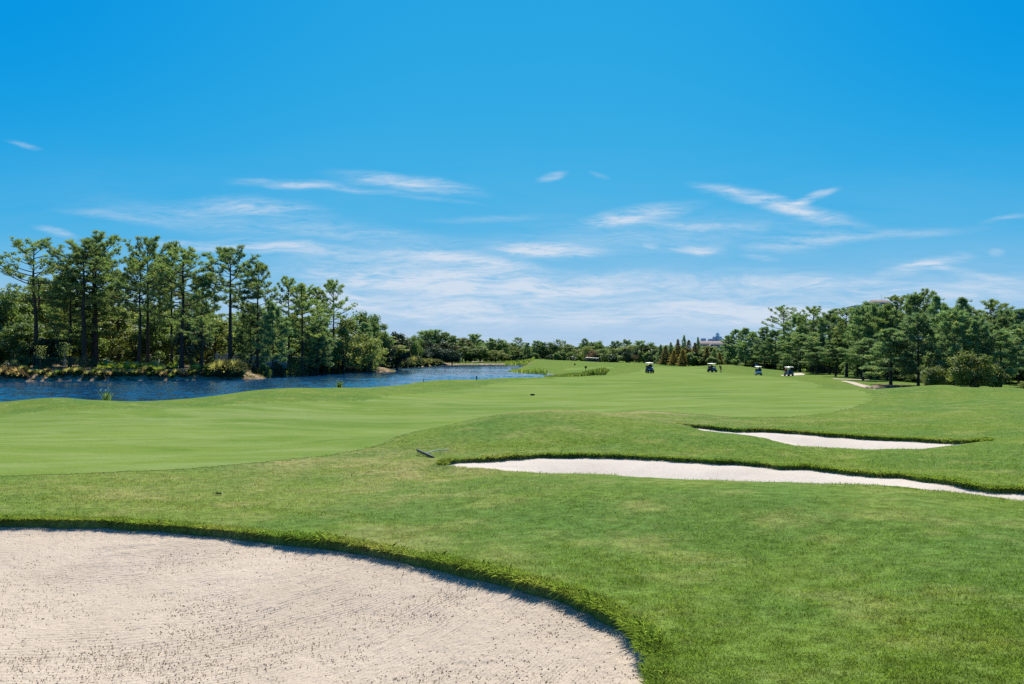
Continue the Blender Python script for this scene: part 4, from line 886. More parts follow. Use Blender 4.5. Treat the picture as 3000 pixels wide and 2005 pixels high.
for i,u in enumerate(np.linspace(1058,1285,34)):
    v=np.interp(u,[1058,1100,1150,1210,1285],[1084,1082,1079,1076,1072])-(i%3)*3.2; tus('cord',u,v,250+max(0,(u-1058))*.62,1.75+.4*(i%4)/3,'pale cord grass clump in the row along the sandy point by the magnolias',G4)
rg=R_(46)
for i in range(44):
    u=8+i*14.2+rg.uniform(-6,6); tus(('cord','dry','cord','green')[i%4],u,1092+rg.uniform(0,17),146,rg.uniform(.42,.85),'small grass tuft, one of many scattered along the far waterline below the pines','grass tufts scattered along the far waterline')
for i in range(26):
    u=610+i*17+rg.uniform(-6,6); tus(('cord','green','dry')[i%3],u,np.interp(u,[610,740,900,1050],[1100,1086,1083,1083])+rg.uniform(-3,4),200,rg.uniform(.6,1.1),'small grass tuft, one of many scattered along the inlet shore','grass tufts scattered along the inlet shore')
# undergrowth nobody could count
def under(name,label,n,uf,Yf,kinds,seed,s0,s1):
    rg=R_(seed); mbs={}; 
    for i in range(n):
        u=uf(rg); Y=Yf(rg,u); kd=K[kinds[i%len(kinds)]]; x,y,z=at(u,Y); s=rg.uniform(s0,s1); a=rg.uniform(0,6.28); c_,q=math.cos(a)*s,math.sin(a)*s
        mbs.setdefault(kd.cm.materials[0].name,(MB(),kd.cm.materials[0]))[0].add_mb(kd.C,np.array([[c_,-q,0,x],[q,c_,0,y],[0,0,s*rg.uniform(.7,1.2),z-.1]]))
    mb=MB(); mats=[]
    for i,(b,mt) in enumerate(mbs.values()):
        for m_ in b.m: m_[:]=i
        mb.add_mb(b); mats.append(mt)
    tag(mb.build(name,mats),label,kind='stuff')
under('undergrowth','low scrub under the pines across the lake',90,lambda r:r.uniform(-200,1090),lambda r,u:np.interp(u,[0,700,1000,1100],[169,184,236,266])+r.uniform(0,45),('bush0','bush1','bush1'),51,.7,1.5)
under('undergrowth','dark scrub inside the right-hand pine wood',80,lambda r:r.uniform(2130,3250),lambda r,u:np.interp(u,[2130,2300,2480,2700,3300],[262,232,168,122,112])+r.uniform(2,50),('bushd','bush0'),52,.8,1.9)
under('undergrowth','scrub along the foot of the far trees',120,lambda r:r.uniform(1160,2125),lambda r,u:np.interp(u,[1160,1230,1300,1480,1500,1700,1850,2000,2130],[330,430,480,500,480,455,350,270,238])+r.uniform(0,25),('bush0','bushd','bush1','bush0'),53,1.2,2.6)
# reeds standing in the shallow water
def reeds(name,label,n,pts,h0,h1,seed,w=.05):
    rg=R_(seed); C=MB(); P=toXY(pts); lo,hi=P.min(0),P.max(0); q=rg.uniform(lo,hi,(n*4,2)); q=q[sdf(P,q[:,0],q[:,1])>0][:n]; n=len(q); a=rg.uniform(0,6.28,n); h=np.stack([np.cos(a),np.sin(a),np.zeros(n)],1); up=np.array([0,0,1.])
    hh=np.interp(xu(q[:,0],q[:,1]),[min(p[0] for p in pts),max(p[0] for p in pts)],[h0,h1])*rg.uniform(.6,1.15,n); b=np.concatenate([q,np.maximum(gz(q[:,0],q[:,1]),-.1)[:,None]],1); th=np.abs(rg.normal(.12,.14,n)); s=np.stack([-np.sin(a),np.cos(a),np.zeros(n)],1)*w*.5
    m=b+(h*np.sin(th)[:,None]+up*np.cos(th)[:,None])*(hh*.7)[:,None]; t=m+(h*np.sin(th*2.5+.15)[:,None]+up*np.cos(th*2.5+.15)[:,None])*(hh*.35)[:,None]
    C.add(np.stack([b-s,b+s,m+s*1.2,t,m-s*1.2],1).reshape(-1,3),np.arange(n)[:,None]*5+np.arange(5)[None],np.repeat(np.where(rg.uniform(0,1,n)<.10,.95,np.clip(rg.normal(.42,.2,n),0,.79)),5))
    tag(C.build(name,M['reed']),label,kind='stuff')
reeds('reeds','green reeds growing in the corner of the lake beside the fairway',9000,[(1588,158),(1650,166),(1720,166),(1772,162),(1778,176),(1730,184),(1690,186),(1640,182),(1600,176)],.4,1.25,61,.07)
reeds('reeds','reedy fringe along the grassy point in the lake',1700,[(1486,240),(1502,238),(1549,216),(1584,210),(1600,197),(1600,206),(1585,219),(1550,227),(1505,247)],.5,1.3,62,.08)
reeds('reeds','dry fringe of sedge along the far lake shore',1500,[(1478,468),(1552,440),(1560,400),(1566,400),(1562,455),(1480,486)],1.2,1.6,63,.16)
def dryfringe():
    rg=R_(64); C=MB(); n=9000; A=LAKEP; uu=xu(A[:,0],A[:,1]); ok=np.where((A[:,1]>132)&(uu>-250)&(uu<1290))[0]; k=rg.choice(ok,n); f=rg.uniform(0,1,n)[:,None]; p=A[k]*(1-f)+A[(k+1)%len(A)]*f+rg.normal(0,.5,(n,2))+np.array([0,.9]); z=gz(p[:,0],p[:,1]); g=(vnoise(p[:,0]*.25,p[:,1]*.25,9)>-.25)&(z>-.25)
    p,z=p[g],z[g]; n=len(p); blades(C,np.concatenate([p,np.maximum(z,-.05)[:,None]],1),rg.uniform(.25,.65,n),np.full(n,.06),np.abs(rg.normal(.3,.25,n)),np.clip(rg.normal(.4,.25,n),0,.97),rg); tag(C.build('shore_grass',M['tan']),'thin dry grass along the far waterline',kind='stuff')
    n=2600; u=rg.uniform(612,735,n); y=rg.uniform(150,168,n); P=np.stack([uX(u,y),y],1); z=gz(P[:,0],P[:,1]); g=z>-.12; P,z=P[g],z[g]; n=len(P); C=MB(); blades(C,np.concatenate([P,z[:,None]],1),rg.uniform(.3,.6,n),np.full(n,.06),np.abs(rg.normal(.3,.25,n)),np.clip(rg.normal(.5,.25,n),0,.97),rg); tag(C.build('shore_grass',M['tan']),'rust-brown grass covering the sandy spit',kind='stuff')
dryfringe()
# flowering water plants showing over the near shore
def waterplant(u,Y,h,n,label):
    x,y,z=at(u,Y); rg=R_(int(u)); o=empty('flowering_plant',(x,y,max(z,-.05)),0,label,'plant'); C=MB(); W_=MB(); a=rg.uniform(0,6.28,n); r=rg.uniform(0,h*.6,n); b=np.stack([np.cos(a)*r*.5,np.sin(a)*r*.5,np.zeros(n)],1)
    blades(C,b,h*rg.uniform(.6,1.2,n),np.full(n,.03),rg.uniform(.05,.6,n),rg.uniform(.1,.75,n),rg); 
    for i in range(max(6,n//14)):
        W_=MB(); p=b[i]*1.5+np.array([rg.normal(0,h*.28),rg.normal(0,.1),h*rg.uniform(.7,1.15)]); add_tube(C,[b[i],p],.008,3); lathe(W_,[(.0,-.05),(.045,-.02),(.05,.03),(.0,.07)],6,c=p); W_.build('flower',M['white'],o)
    C.build('stem',M['reed'],o)
waterplant(313,68.5,.95,70,'plant with white flower heads showing over the near grass crest at left')
waterplant(995,100,1.0,150,'wide plant with white flower heads showing over the near grass crest in mid lake')
# ------------------------------------------------------------------ golf carts, people, small things
M.update(navy=plain('navy_paint',(.012,.022,.060),.35,.5),slate=plain('blue_grey_paint',(.11,.14,.20),.35,.5),cream=plain('cream_roof',(.78,.74,.66),.45,.4,var=.04),wpaint=plain('white_paint',(.75,.75,.74),.35,.5,var=.04),blackp=plain('black_plastic',(.010,.011,.012),.5,.4),
 rubber=plain('rubber',(.015,.015,.016),.8,.2),rim=plain('grey_rim',(.45,.46,.48),.35,.5),seat=plain('tan_vinyl',(.30,.24,.17),.6,.3),bluev=plain('blue_vinyl',(.020,.050,.16),.5,.4),bagw=plain('white_bag',(.55,.58,.65),.6,.3),steel=plain('steel',(.4,.41,.43),.3,.5,.8),
 skin=plain('skin',(.46,.27,.19),.6,.3,var=.06),redc=plain('red_shirt',(.42,.022,.028),.85,.1),blackc=plain('black_shirt',(.010,.010,.013),.9,.1),maroon=plain('rust_red_shorts',(.27,.055,.040),.9,.1),whitec=plain('white_cloth',(.72,.72,.70),.9,.1),bluec=plain('blue_shirt',(.02,.05,.19),.9,.1),khaki=plain('khaki_cloth',(.40,.33,.22),.9,.1),darkc=plain('dark_cloth',(.03,.032,.045),.9,.1))
def mat_glass():
    t=NT('windshield_glass'); g=t.n('ShaderNodeBsdfGlass'); g.inputs['Roughness'].default_value=.02; g.inputs['IOR'].default_value=1.05; return t.surf(g.outputs[0])
M['glass']=mat_glass()
def golf_cart(bodym,hoodm,roofm,seatm):
    """front towards local +Y"""
    o=empty('golf_cart',(0,0,0)); b=MB()
    box(b,(0,-.05,.36),(1.12,2.05,.14),bev=.04); box(b,(0,-.72,.60),(1.16,.72,.36),bev=.08,taper=(.96,.92)); box(b,(0,.66,.52),(1.14,.40,.26),bev=.07)
    for sx_ in (-1,1):
        for y in (.80,-.72): lathe(b,[(.30,-.10),(.33,-.06),(.33,.06),(.30,.10)],16,'x',(sx_*.47,y,.33))
    b.build('body',bodym,o,True)
    h=MB(); box(h,(0,.93,.64),(1.10,.50,.30),bev=.12,taper=(.84,.72)); box(h,(0,.68,.86),(1.00,.10,.22),bev=.03,taper=(.95,.9)); h.build('hood',hoodm,o,True)
    h=MB(); box(h,(0,1.16,.38),(1.16,.12,.22),bev=.05); h.build('bumper',M['blackp'],o,True)
    r=MB(); box(r,(0,-.10,1.82),(1.24,1.78,.07),bev=.03); box(r,(0,-.10,1.90),(1.22,1.76,.11),taper=(.74,.78)); r.build('roof',roofm,o,True)
    for sx_ in (-1,1):
        p=MB(); add_tube(p,[(sx_*.50,.74,.90),(sx_*.52,.50,1.80)],.022,7); p.build('roof_post',M['blackp'],o)
        p=MB(); add_tube(p,[(sx_*.52,-.78,.74),(sx_*.53,-.72,1.80)],.022,7); p.build('roof_post',M['blackp'],o)
        l=MB(); lathe(l,[(.0,.0),(.075,.0),(.07,.03),(.0,.05)],12,'y',(sx_*.36,1.155,.62)); l.build('headlight',M['wpaint'],o,True)
        for y in (.80,-.72):
            wh=MB(); lathe(wh,[(.12,-.09),(.20,-.10),(.225,-.06),(.225,.06),(.20,.10),(.12,.09)],20,'x',(sx_*.50,y,.225)); wo_=wh.build('wheel',M['rubber'],o,True)
            rm=MB(); lathe(rm,[(.03,-.07),(.118,-.085),(.118,.085),(.03,.07)],14,'x',(sx_*.50,y,.225)); rm.build('rim',M['rim'],wo_,True)
    g=MB(); V=np.array([(-.50,.735,.92),(.50,.735,.92),(.50,.50,1.78),(-.50,.50,1.78)]); V2=V+np.array([0,.012,.004]); g.add(np.vstack([V,V2]),[[0,1,2,3],[7,6,5,4],[0,4,5,1],[1,5,6,2],[2,6,7,3],[3,7,4,0]]); g.build('windshield',M['glass'],o)
    s=MB(); box(s,(0,-.38,.84),(1.06,.50,.13),bev=.05); s.build('seat',seatm,o,True)
    s=MB(); box(s,(0,-.68,1.12),(1.04,.10,.40),bev=.045); s.build('backrest',seatm,o,True)
    w_=MB(); a=np.linspace(0,2*np.pi,19); add_tube(w_,np.stack([-.27+.17*np.cos(a),.36+.08*np.sin(a),1.10+.15*np.sin(a)],1),.014,6); add_tube(w_,[(-.27,.36,1.10),(-.27,.62,.86)],.018,6); add_tube(w_,[(-.44,.36,1.10),(-.10,.36,1.10)],.012,5); w_.build('steering_wheel',M['blackp'],o)
    return o
def set_cart(o,u,Y,rz,label,group=None,v=None):
    x,y,z=at(u,Y); o.location=(x,y,z); o.rotation_euler=(0,0,rz); return tag(o,label,'golf cart',group)
c1=golf_cart(M['navy'],M['slate'],M['cream'],M['bluev']); set_cart(c1,1903,160,math.pi+.10,'navy golf cart facing us, nearest the cabbage palm on the fairway')
c2=golf_cart(M['navy'],M['slate'],M['cream'],M['bluev']); set_cart(c2,2086,184,math.pi+.34,'dark golf cart beside the standing golfer in black and red')
c3=golf_cart(M['wpaint'],M['wpaint'],M['cream'],M['bluev']); set_cart(c3,2222,178,math.pi-.12,'white golf cart parked in front of the blue flag')
c4=golf_cart(M['slate'],M['slate'],M['wpaint'],M['bluev']); set_cart(c4,2311,176,.18,'golf cart seen from behind with the red-shirted golfer at its side')
pc=golf_cart(M['navy'],M['navy'],M['cream'],M['seat'])
for i,u in enumerate((1722,1731,1740,1749)):
    c=pc if i==0 else copy_tree(pc); set_cart(c,u,402+i*.8,-math.pi/2+.5+.12*i,('first','second','third','last')[i]+' of the four tan-roofed carts parked before the red-leaved tree, counted from the lake','golf carts parked in a row')
def golf_bag(u,Y,z,dx,label,m):
    o=empty('golf_bag',(float(uX(u,Y))+dx,Y,z),.3,label,'golf bag'); b=MB(); add_tube(b,[(0,0,0),(0,-.02,.30),(0,-.06,.86)],[.12,.13,.14],12,cap=True); b.build('bag',m,o,True)
    p=MB(); box(p,(0,-.15,.38),(.16,.08,.34),bev=.03); p.build('pocket',M['bluev'],o,True)
    for i in range(6):
        a=i*1.05; c=MB(); e=np.array([.07*math.cos(a),-.06+.07*math.sin(a),1.10+.05*(i%3)]); add_tube(c,[(.04*math.cos(a),-.03,.5),e],.008,5); box(c,e+np.array([.02,0,.02]),(.09,.04,.05),bev=.015); c.build('club',M['steel'],o)
x4,y4,z4=at(2311,176)
golf_bag(2311,174.75,z4+.52,-.16,'pale golf bag on the back of the cart by the red-shirted golfer',M['bagw']); golf_bag(2311,174.75,z4+.52,.24,'dark blue golf bag on the back of the cart by the red-shirted golfer',M['bluev'])

def skin_mesh(name,J,E,R,mat,parent,root=0,lv=2):
    me=bpy.data.meshes.new(name); names=list(J); me.from_pydata([J[n] for n in names],[(names.index(a),names.index(b)) for a,b in E],[]); me.materials.append(mat)
    o=bpy.data.objects.new(name,me); COL.objects.link(o); o.parent=parent; md=o.modifiers.new('skin','SKIN'); md.use_smooth_shade=True
    if not me.skin_vertices: me.attributes and None
    if not len(me.skin_vertices):
        bpy.context.view_layer.objects.active=o
        with bpy.context.temp_override(object=o,active_object=o): bpy.ops.mesh.customdata_skin_add()
    for i,n in enumerate(names): r=R.get(n,.03); r=(r,r) if isinstance(r,float) else r; me.skin_vertices[0].data[i].radius=r; me.skin_vertices[0].data[i].use_root=(i==root)
    sb=o.modifiers.new('sub','SUBSURF'); sb.levels=sb.render_levels=lv; return o
def person(u,Y,rz,label,pose,shirt,pants,hat=None,dz=0,dxy=(0,0)):
    """figure facing local +Y; pose moves joints of a standing skeleton"""
    x,y,z=at(u,Y); o=empty('person',(x+dxy[0],y+dxy[1],z+dz),rz,label,'person')
    J=dict(pelvis=(0,0,.95),waist=(0,0,1.08),chest=(0,0,1.30),neck=(0,0,1.48),head0=(0,.02,1.56),head=(0,.03,1.64),crown=(0,.02,1.73))
    for s,n in ((-1,'L'),(1,'R')): J.update({'sh'+n:(s*.19,0,1.42),'el'+n:(s*.25,-.02,1.14),'wr'+n:(s*.26,.08,.90),'pa'+n:(s*.26,.11,.83),'hip'+n:(s*.10,0,.92),'kn'+n:(s*.11,.02,.50),'an'+n:(s*.11,-.02,.09),'to'+n:(s*.12,.15,.04)})
    J.update(pose)
    E=[('pelvis','waist'),('waist','chest'),('chest','neck'),('neck','head0'),('head0','head'),('head','crown')]; R=dict(pelvis=(.15,.11),waist=(.14,.10),chest=(.17,.115),neck=.055,head0=.075,head=(.078,.098),crown=.06)
    for n in 'LR':
        E+=[('chest','sh'+n),('sh'+n,'el'+n),('el'+n,'wr'+n),('wr'+n,'pa'+n),('pelvis','hip'+n),('hip'+n,'kn'+n),('kn'+n,'an'+n),('an'+n,'to'+n)]
        R.update({'sh'+n:.062,'el'+n:.042,'wr'+n:.028,'pa'+n:(.040,.020),'hip'+n:.088,'kn'+n:.058,'an'+n:.038,'to'+n:(.045,.028)})
        w_=np.array(J['wr'+n]); p=np.array(J['pa'+n]); d=nrm(p-w_); sdv=nrm(np.cross(d,[.3,1,.1])); cr=np.cross(d,sdv)
        for k in range(4):
            b=p+sdv*(.030-.020*k)+d*.03; m=b+d*(.038+.004*(k in(1,2)))+cr*.010; t_=m+d*.024+cr*.022; J[f'f{n}{k}a']=tuple(b+d*.01); J[f'f{n}{k}b']=tuple(m); J[f'f{n}{k}c']=tuple(t_); E+=[('pa'+n,f'f{n}{k}a'),(f'f{n}{k}a',f'f{n}{k}b'),(f'f{n}{k}b',f'f{n}{k}c')]
            for q,rr in zip('abc',(.010,.009,.007)): R[f'f{n}{k}{q}']=rr
        b=w_+d*.03+sdv*.035; m=b+d*.035+sdv*.025; J[f't{n}a']=tuple(b); J[f't{n}b']=tuple(m); E+=[('wr'+n,f't{n}a'),(f't{n}a',f't{n}b')]; R[f't{n}a']=.012; R[f't{n}b']=.009
    # neck, chin, nose and ears hang on the head
    hd=np.array(J['head']); fw=nrm(hd*0+np.array([0,1.,-.15])); J['nose']=tuple(hd+fw*.105); E.append(('head','nose')); R['nose']=.014
    for s,n in ((-1,'L'),(1,'R')): J['ear'+n]=tuple(hd+np.array([s*.088,-.01,0])); E.append(('head','ear'+n)); R['ear'+n]=.014
    skin_mesh('body',J,E,R,M['skin'],o)
    S=dict(pelvis=(.175,.145),waist=(.185,.155),chest=(.225,.180),neck=.068)
    JS={k:J[k] for k in ('pelvis','waist','chest','neck')}; ES=[('pelvis','waist'),('waist','chest'),('chest','neck')]
    for n in 'LR':
        JS['sh'+n]=J['sh'+n]; JS['sl'+n]=tuple(np.array(J['sh'+n])*.25+np.array(J['el'+n])*.75); ES+=[('chest','sh'+n),('sh'+n,'sl'+n)]; S['sh'+n]=.092; S['sl'+n]=.066
    skin_mesh('shirt',JS,ES,S,shirt,o)
    JP={k:J[k] for k in ('waist','pelvis','hipL','hipR')}; EP=[('waist','pelvis'),('pelvis','hipL'),('pelvis','hipR')]; RP=dict(waist=(.150,.115),pelvis=(.172,.135),hipL=.112,hipR=.112)
    for n in 'LR': JP['lg'+n]=tuple(np.array(J['hip'+n])*.12+np.array(J['kn'+n])*.88); EP.append(('hip'+n,'lg'+n)); RP['lg'+n]=.088
    skin_mesh('shorts',JP,EP,RP,pants,o,1)
    for n in 'LR':
        a=np.array(J['an'+n]); b=np.array(J['to'+n]); s=MB(); c=(a*[1,1,0]+b*[1,1,0])/2+np.array([0,.0,.05+min(a[2],b[2])-.04]); box(s,c,(.10,.28,.09),bev=.03,rz=math.atan2(-(b-a)[0],(b-a)[1])); s.build('shoe',M['whitec'],o,True)
    cr=np.array(J['crown']); hm=MB()
    if hat is not None:
        lathe(hm,[(.100,-.045),(.104,-.01),(.085,.035),(.04,.058),(.0,.062)],14,c=cr+np.array([0,-.01,-.02])); box(hm,cr+np.array([0,.12,-.055]),(.15,.12,.018),bev=.008); hm.build('cap',hat,o,True)
    else:
        lathe(hm,[(.096,-.07),(.103,-.02),(.088,.03),(.04,.052),(.0,.056)],14,c=cr+np.array([0,-.022,-.01])); hm.build('hair',M['darkc'],o,True)
    return o
def lean(dy,dz):   # bend the upper body forward from the hips
    f=lambda p,k:(p[0],p[1]+dy*k,p[2]-dz*k)
    B=dict(waist=(0,0,1.08),chest=(0,0,1.30),neck=(0,0,1.48),head0=(0,.02,1.56),head=(0,.03,1.64),crown=(0,.02,1.73))
    return {n:f(p,(p[2]-.95)/.6) for n,p in B.items()}
p=lean(.26,.10); p.update(shL=(-.19,.22,1.32),shR=(.19,.22,1.32),elL=(-.22,.36,1.08),elR=(.20,.36,1.08),wrL=(-.06,.50,.98),wrR=(.08,.50,.96),paL=(-.02,.54,.94),paR=(.04,.54,.91))
person(2112,186,2.2,'golfer in black shirt, rust-red shorts and white cap standing beside the dark cart',p,M['blackc'],M['maroon'],M['whitec'])
seat_pose=dict(pelvis=(0,0,.98),waist=(0,-.03,1.11),chest=(0,-.05,1.33),neck=(0,-.04,1.50),head0=(0,-.02,1.58),head=(0,0,1.66),crown=(0,-.01,1.75),hipL=(-.10,.03,.95),hipR=(.10,.03,.95),knL=(-.13,.45,.94),knR=(.13,.45,.94),anL=(-.13,.52,.50),anR=(.13,.52,.50),toL=(-.13,.68,.46),toR=(.13,.68,.46),shL=(-.19,-.05,1.44),shR=(.19,-.05,1.44),elL=(-.24,.10,1.20),elR=(.24,.10,1.20),wrL=(-.13,.34,1.15),wrR=(.13,.34,1.15),paL=(-.10,.40,1.14),paR=(.10,.40,1.14))
def rider(cart,dx,label,shirt,pants,hat):
    c,s=math.cos(cart.rotation_euler[2]),math.sin(cart.rotation_euler[2]); lx,ly=dx,-.38; x=cart.location.x+lx*c-ly*s; y=cart.location.y+lx*s+ly*c
    o=person(1500,150,cart.rotation_euler[2],label,seat_pose,shirt,pants,hat); o.location=(x,y,cart.location.z-.02)
rider(c1,-.27,'driver in dark clothing sitting in the navy cart near the cabbage palm',M['darkc'],M['darkc'],None)
rider(c2,-.27,'driver in dark clothing sitting in the cart beside the standing golfer',M['blackc'],M['darkc'],None)
rider(c3,-.27,'driver in blue shirt sitting in the white cart',M['bluec'],M['darkc'],None)
p=lean(.20,.07); p.update(shL=(-.19,.16,1.35),shR=(.19,.16,1.35),elL=(-.30,.26,1.12),elR=(.28,.30,1.12),wrL=(-.20,.44,1.0),wrR=(.18,.46,1.0),paL=(-.17,.49,.97),paR=(.15,.51,.97))
person(2301,174.9,-.9,'golfer in red shirt bending beside the back of the cart with golf bags',p,M['redc'],M['khaki'],None)

# bunker rake lying in the grass
hx=[hit(1222,1333,24,34),hit(1271,1343,24,34)]; a,b=np.array(hx[0]),np.array(hx[1]); c=(a+b)/2; rk=empty('bunker_rake',tuple(c),0,'black bunker rake lying on the grass at the tip of the middle bunker','rake'); d=(b-a); L=float(np.linalg.norm(d)); yw=math.atan2(d[1],d[0])
h=MB(); box(h,(0,0,.085),(L,.06,.075),bev=.02,rz=yw)
for i in range(13):
    t_=(i/12-.5)*L*.95; q=np.array([math.cos(yw)*t_,math.sin(yw)*t_,.05]); add_tube(h,[q,q+np.array([.0,-.03,-.06])],[.010,.006],5)
h.build('rake_head',M['blackp'],rk)
e=np.array(hit(1313,1328,24,34))-c; h=MB(); add_tube(h,[(0.02,.02,.10),(e[0]*.5,e[1]*.5,.13),(e[0],e[1],e[2]+.10)],.018,7,cap=True); h.build('handle',M['steel'],rk)
# low black block on the fairway
x,y,z=hit(1560,1160,60,95); bk=MB(); box(bk,(0,0,.09),(.38,.16,.15),bev=.02,rz=.12); o=bk.build('fairway_marker',M['blackp'],loc=(x,y,z+.01)); tag(o,'low black block marker alone on the middle of the fairway','marker')
# posts, signs and flag
def post(nm,u,v0,v1,w,label,m,Ya,Yb,capm=None,plate=None,cat='post'):
    x,y,z=hit(u,v1,Ya,Yb); H=(v1-v0)*y/F+.02; o=empty(nm,(x,y,z),0,label,cat); b=MB(); add_tube(b,[(0,0,-.2),(0,0,H)],w/2,8,cap=True); b.build('stake',m,o)
    if capm: b=MB(); lathe(b,[(w*.5,0),(w*.62,.01),(w*.62,.09),(0,.12)],10,c=(0,0,H-.10)); b.build('cap',capm,o,True)
    if plate: b=MB(); box(b,(0,-.05,H-plate[1]/2),(plate[0],.06,plate[1]),bev=.02); b.build('plate',m,o,True)
M['pgreen']=plain('green_post_paint',(.02,.07,.045),.5,.3)
post('hazard_stake',1241,1112,1120,.09,'short thin dark stake on the crest above the lake, left of the thicker post',M['blackp'],100,125)
post('distance_post',1396,1101,1113.5,.17,'thick dark post with a pale cap on the crest by the lake',M['pgreen'],110,140,M['wpaint'])
post('sign_post',1716,1073.5,1084,.20,'black sign post standing behind the reeds',M['blackp'],180,330,None,(.62,.55),'sign')
post('sign_post',1684,1066,1071.5,.24,'tiny dark sign post on the slope under the parked carts',M['blackp'],250,420,None,(.55,.5),'sign')
post('distance_post',1325,1058,1066.5,.42,'green post by the water beside the dark ball-shaped oaks',M['pgreen'],430,520,M['wpaint'])
x,y=float(uX(1500,262)),262; o=empty('hazard_stake',(x,y,-.5),0,'thin dark stake standing in the water off the grassy point','post'); b=MB(); add_tube(b,[(0,0,-.3),(0,0,1.55)],.06,7,cap=True); b.build('stake',M['blackp'],o); b=MB(); lathe(b,[(.06,0),(.07,.01),(.07,.08),(0,.1)],8,c=(0,0,1.5)); b.build('cap',M['blackp'],o)
x,y,z=at(2213,196); o=empty('golf_flag',(x,y,z),0,'blue flag on a thin pole behind the white cart','flag'); top=CAMZ-(1066-CV)*y/F-z; b=MB(); add_tube(b,[(0,0,-.1),(0,0,top)],.022,6,cap=True); b.build('pole',M['wpaint'],o)
b=MB(); gx,gzv=np.meshgrid(np.linspace(0,.55,9),np.linspace(0,-.5,6)); V=np.stack([gx,.06*np.sin(gx*11),top+gzv-.02-.25*gx],-1).reshape(-1,3); V2=V+np.array([0,.012,0]); fq=grid_faces(6,9); b.add(V,fq); b.add(V2,fq[:,::-1]); b.build('flag',plain('flag_blue',(.02,.16,.62),.8,.1),o,True)
# clod of turf kicked out of the rough
x,y,z=hit(640,1450,12,22); b=MB(); rg=R_(9)
for i in range(9):
    q=rg.normal(0,1,(7,3))*0+ic*rg.uniform(.012,.026); b.add(q+np.array([rg.normal(0,.028),rg.normal(0,.02),.012+rg.uniform(0,.02)]),icf)
bl=MB(); blades(bl,np.stack([rg.normal(0,.06,60),rg.normal(0,.05,60),np.full(60,.02)],1),rg.uniform(.03,.08,60),np.full(60,.007),rg.uniform(.3,1.5,60),rg.uniform(0,.5,60),rg)
o=empty('turf_clod',(x,y,z),0,'small dark clod of dug turf lying in the rough at left','turf clod'); b.build('soil',plain('dark_soil',(.030,.024,.014),.95,.05,var=.4),o); bl.build('grass_tuft',M['hedge'],o)

# ------------------------------------------------------------------ paths, walls, buildings
def ribbon(name,Lp,Rp,mat,off=.03,n=26):
    def rs(P):
        P=np.array(P,float); d=np.concatenate([[0],np.cumsum(np.linalg.norm(np.diff(P,axis=0),axis=1))]); t=np.linspace(0,d[-1],n); return np.stack([np.interp(t,d,P[:,k]) for k in range(2)],1)
    A=rs([hit(*p)[:2] for p in Lp]); B=rs([hit(*p)[:2] for p in Rp]); f=np.linspace(0,1,9)[None,:,None]; G=A[:,None]*(1-f)+B[:,None]*f
    G=G+.12*np.stack([vnoise(G[...,0]*.9,G[...,1]*.9,3),vnoise(G[...,0]*.9,G[...,1]*.9,4)],-1); z=gz(G[...,0].ravel(),G[...,1].ravel()).reshape(n,9)+off
    mb=MB(); mb.add(np.concatenate([G,z[...,None]],-1).reshape(-1,3),grid_faces(n,9)); o=mb.build(name,mat,smooth=True); o['kind']='structure'
M['path']=plain('sandy_path',(.50,.42,.34),.9,.05,var=.14,sc=1.5)
ribbon('cart_path',[(2458,1117.5,105,170),(2480,1121,100,150),(2508,1130,90,140),(2540,1139,88,130),(2566,1144.5,84,110)],[(2476,1116.5,105,175),(2505,1120.5,100,150),(2528,1128,92,140),(2556,1137,88,130),(2580,1143.6,84,110)],M['path'])
ribbon('sand_path',[(2440,1111.5,130,175),(2500,1113.5,125,160),(2545,1114.5,120,150)],[(2440,1109.8,135,190),(2500,1112,128,170),(2545,1112.6,122,160)],M['path'])
ribbon('sand_bunker',[(1382,1062,440,540),(1395,1062,440,540),(1408,1061,440,540),(1416,1059.8,440,560)],[(1384,1059.4,450,560),(1392,1058.5,450,600),(1402,1058.8,450,600),(1414,1059.2,450,600)],M['sand2'],.06)
ribbon('road',[(1150,1056.6,270,420),(1180,1056.4,270,420),(1200,1056,270,420)],[(1150,1054,280,440),(1180,1054,280,440),(1200,1054,280,440)],M['path'],.06)
# timber edging at the corner of the pond
M['timber']=plain('pale_timber',(.50,.36,.24),.8,.1,var=.2)
o=empty('pond_edging',(float(uX(2553,103)),103,0),0,'pale timber edging along the corner of the little pond at right','edging')
for i in range(7): b=MB(); q=i/6.; box(b,(q*1.2-.6,-q*6.0+6,.16),(.22,.98,.5),bev=.03,rz=.16); b.build('board',M['timber'],o)
# stone pillars and wall at the road across the lake
M['stone']=plain('grey_stone',(.40,.38,.35),.9,.1,var=.25,sc=3); M['capst']=plain('pale_cap_stone',(.60,.56,.50),.9,.1,var=.1); M['pinkst']=plain('pinkish_coping',(.55,.42,.35),.9,.1,var=.12)
PY=184
for i,(u,lab) in enumerate([(636,'first stone gate pillar from the left, faintly seen behind the bushes'),(665,'stone gate pillar hidden partly by the long bare pole trunk'),(727,'stone gate pillar with a wide cap, third from the left'),(770,'stone gate pillar with a wide cap, rightmost of the four')]):
    x,y,z=at(u,PY); top=CAMZ-(1035.5-CV)*PY/F-z; o=empty('stone_pillar',(x,y,z),0,lab,'pillar','stone pillars along the wall'); b=MB(); box(b,(0,0,top*.46-.1),(.62,.62,top*.92+.2),bev=.03); b.build('shaft',M['stone'],o); b=MB(); box(b,(0,0,top*.92+.05),(.92,.92,.12),bev=.03); box(b,(0,0,top*.92+.17),(.86,.86,.13),bev=.02,taper=(.35,.35)); b.build('cap',M['capst'],o)
xs=[at(u,PY) for u in (640,724,775,840)]
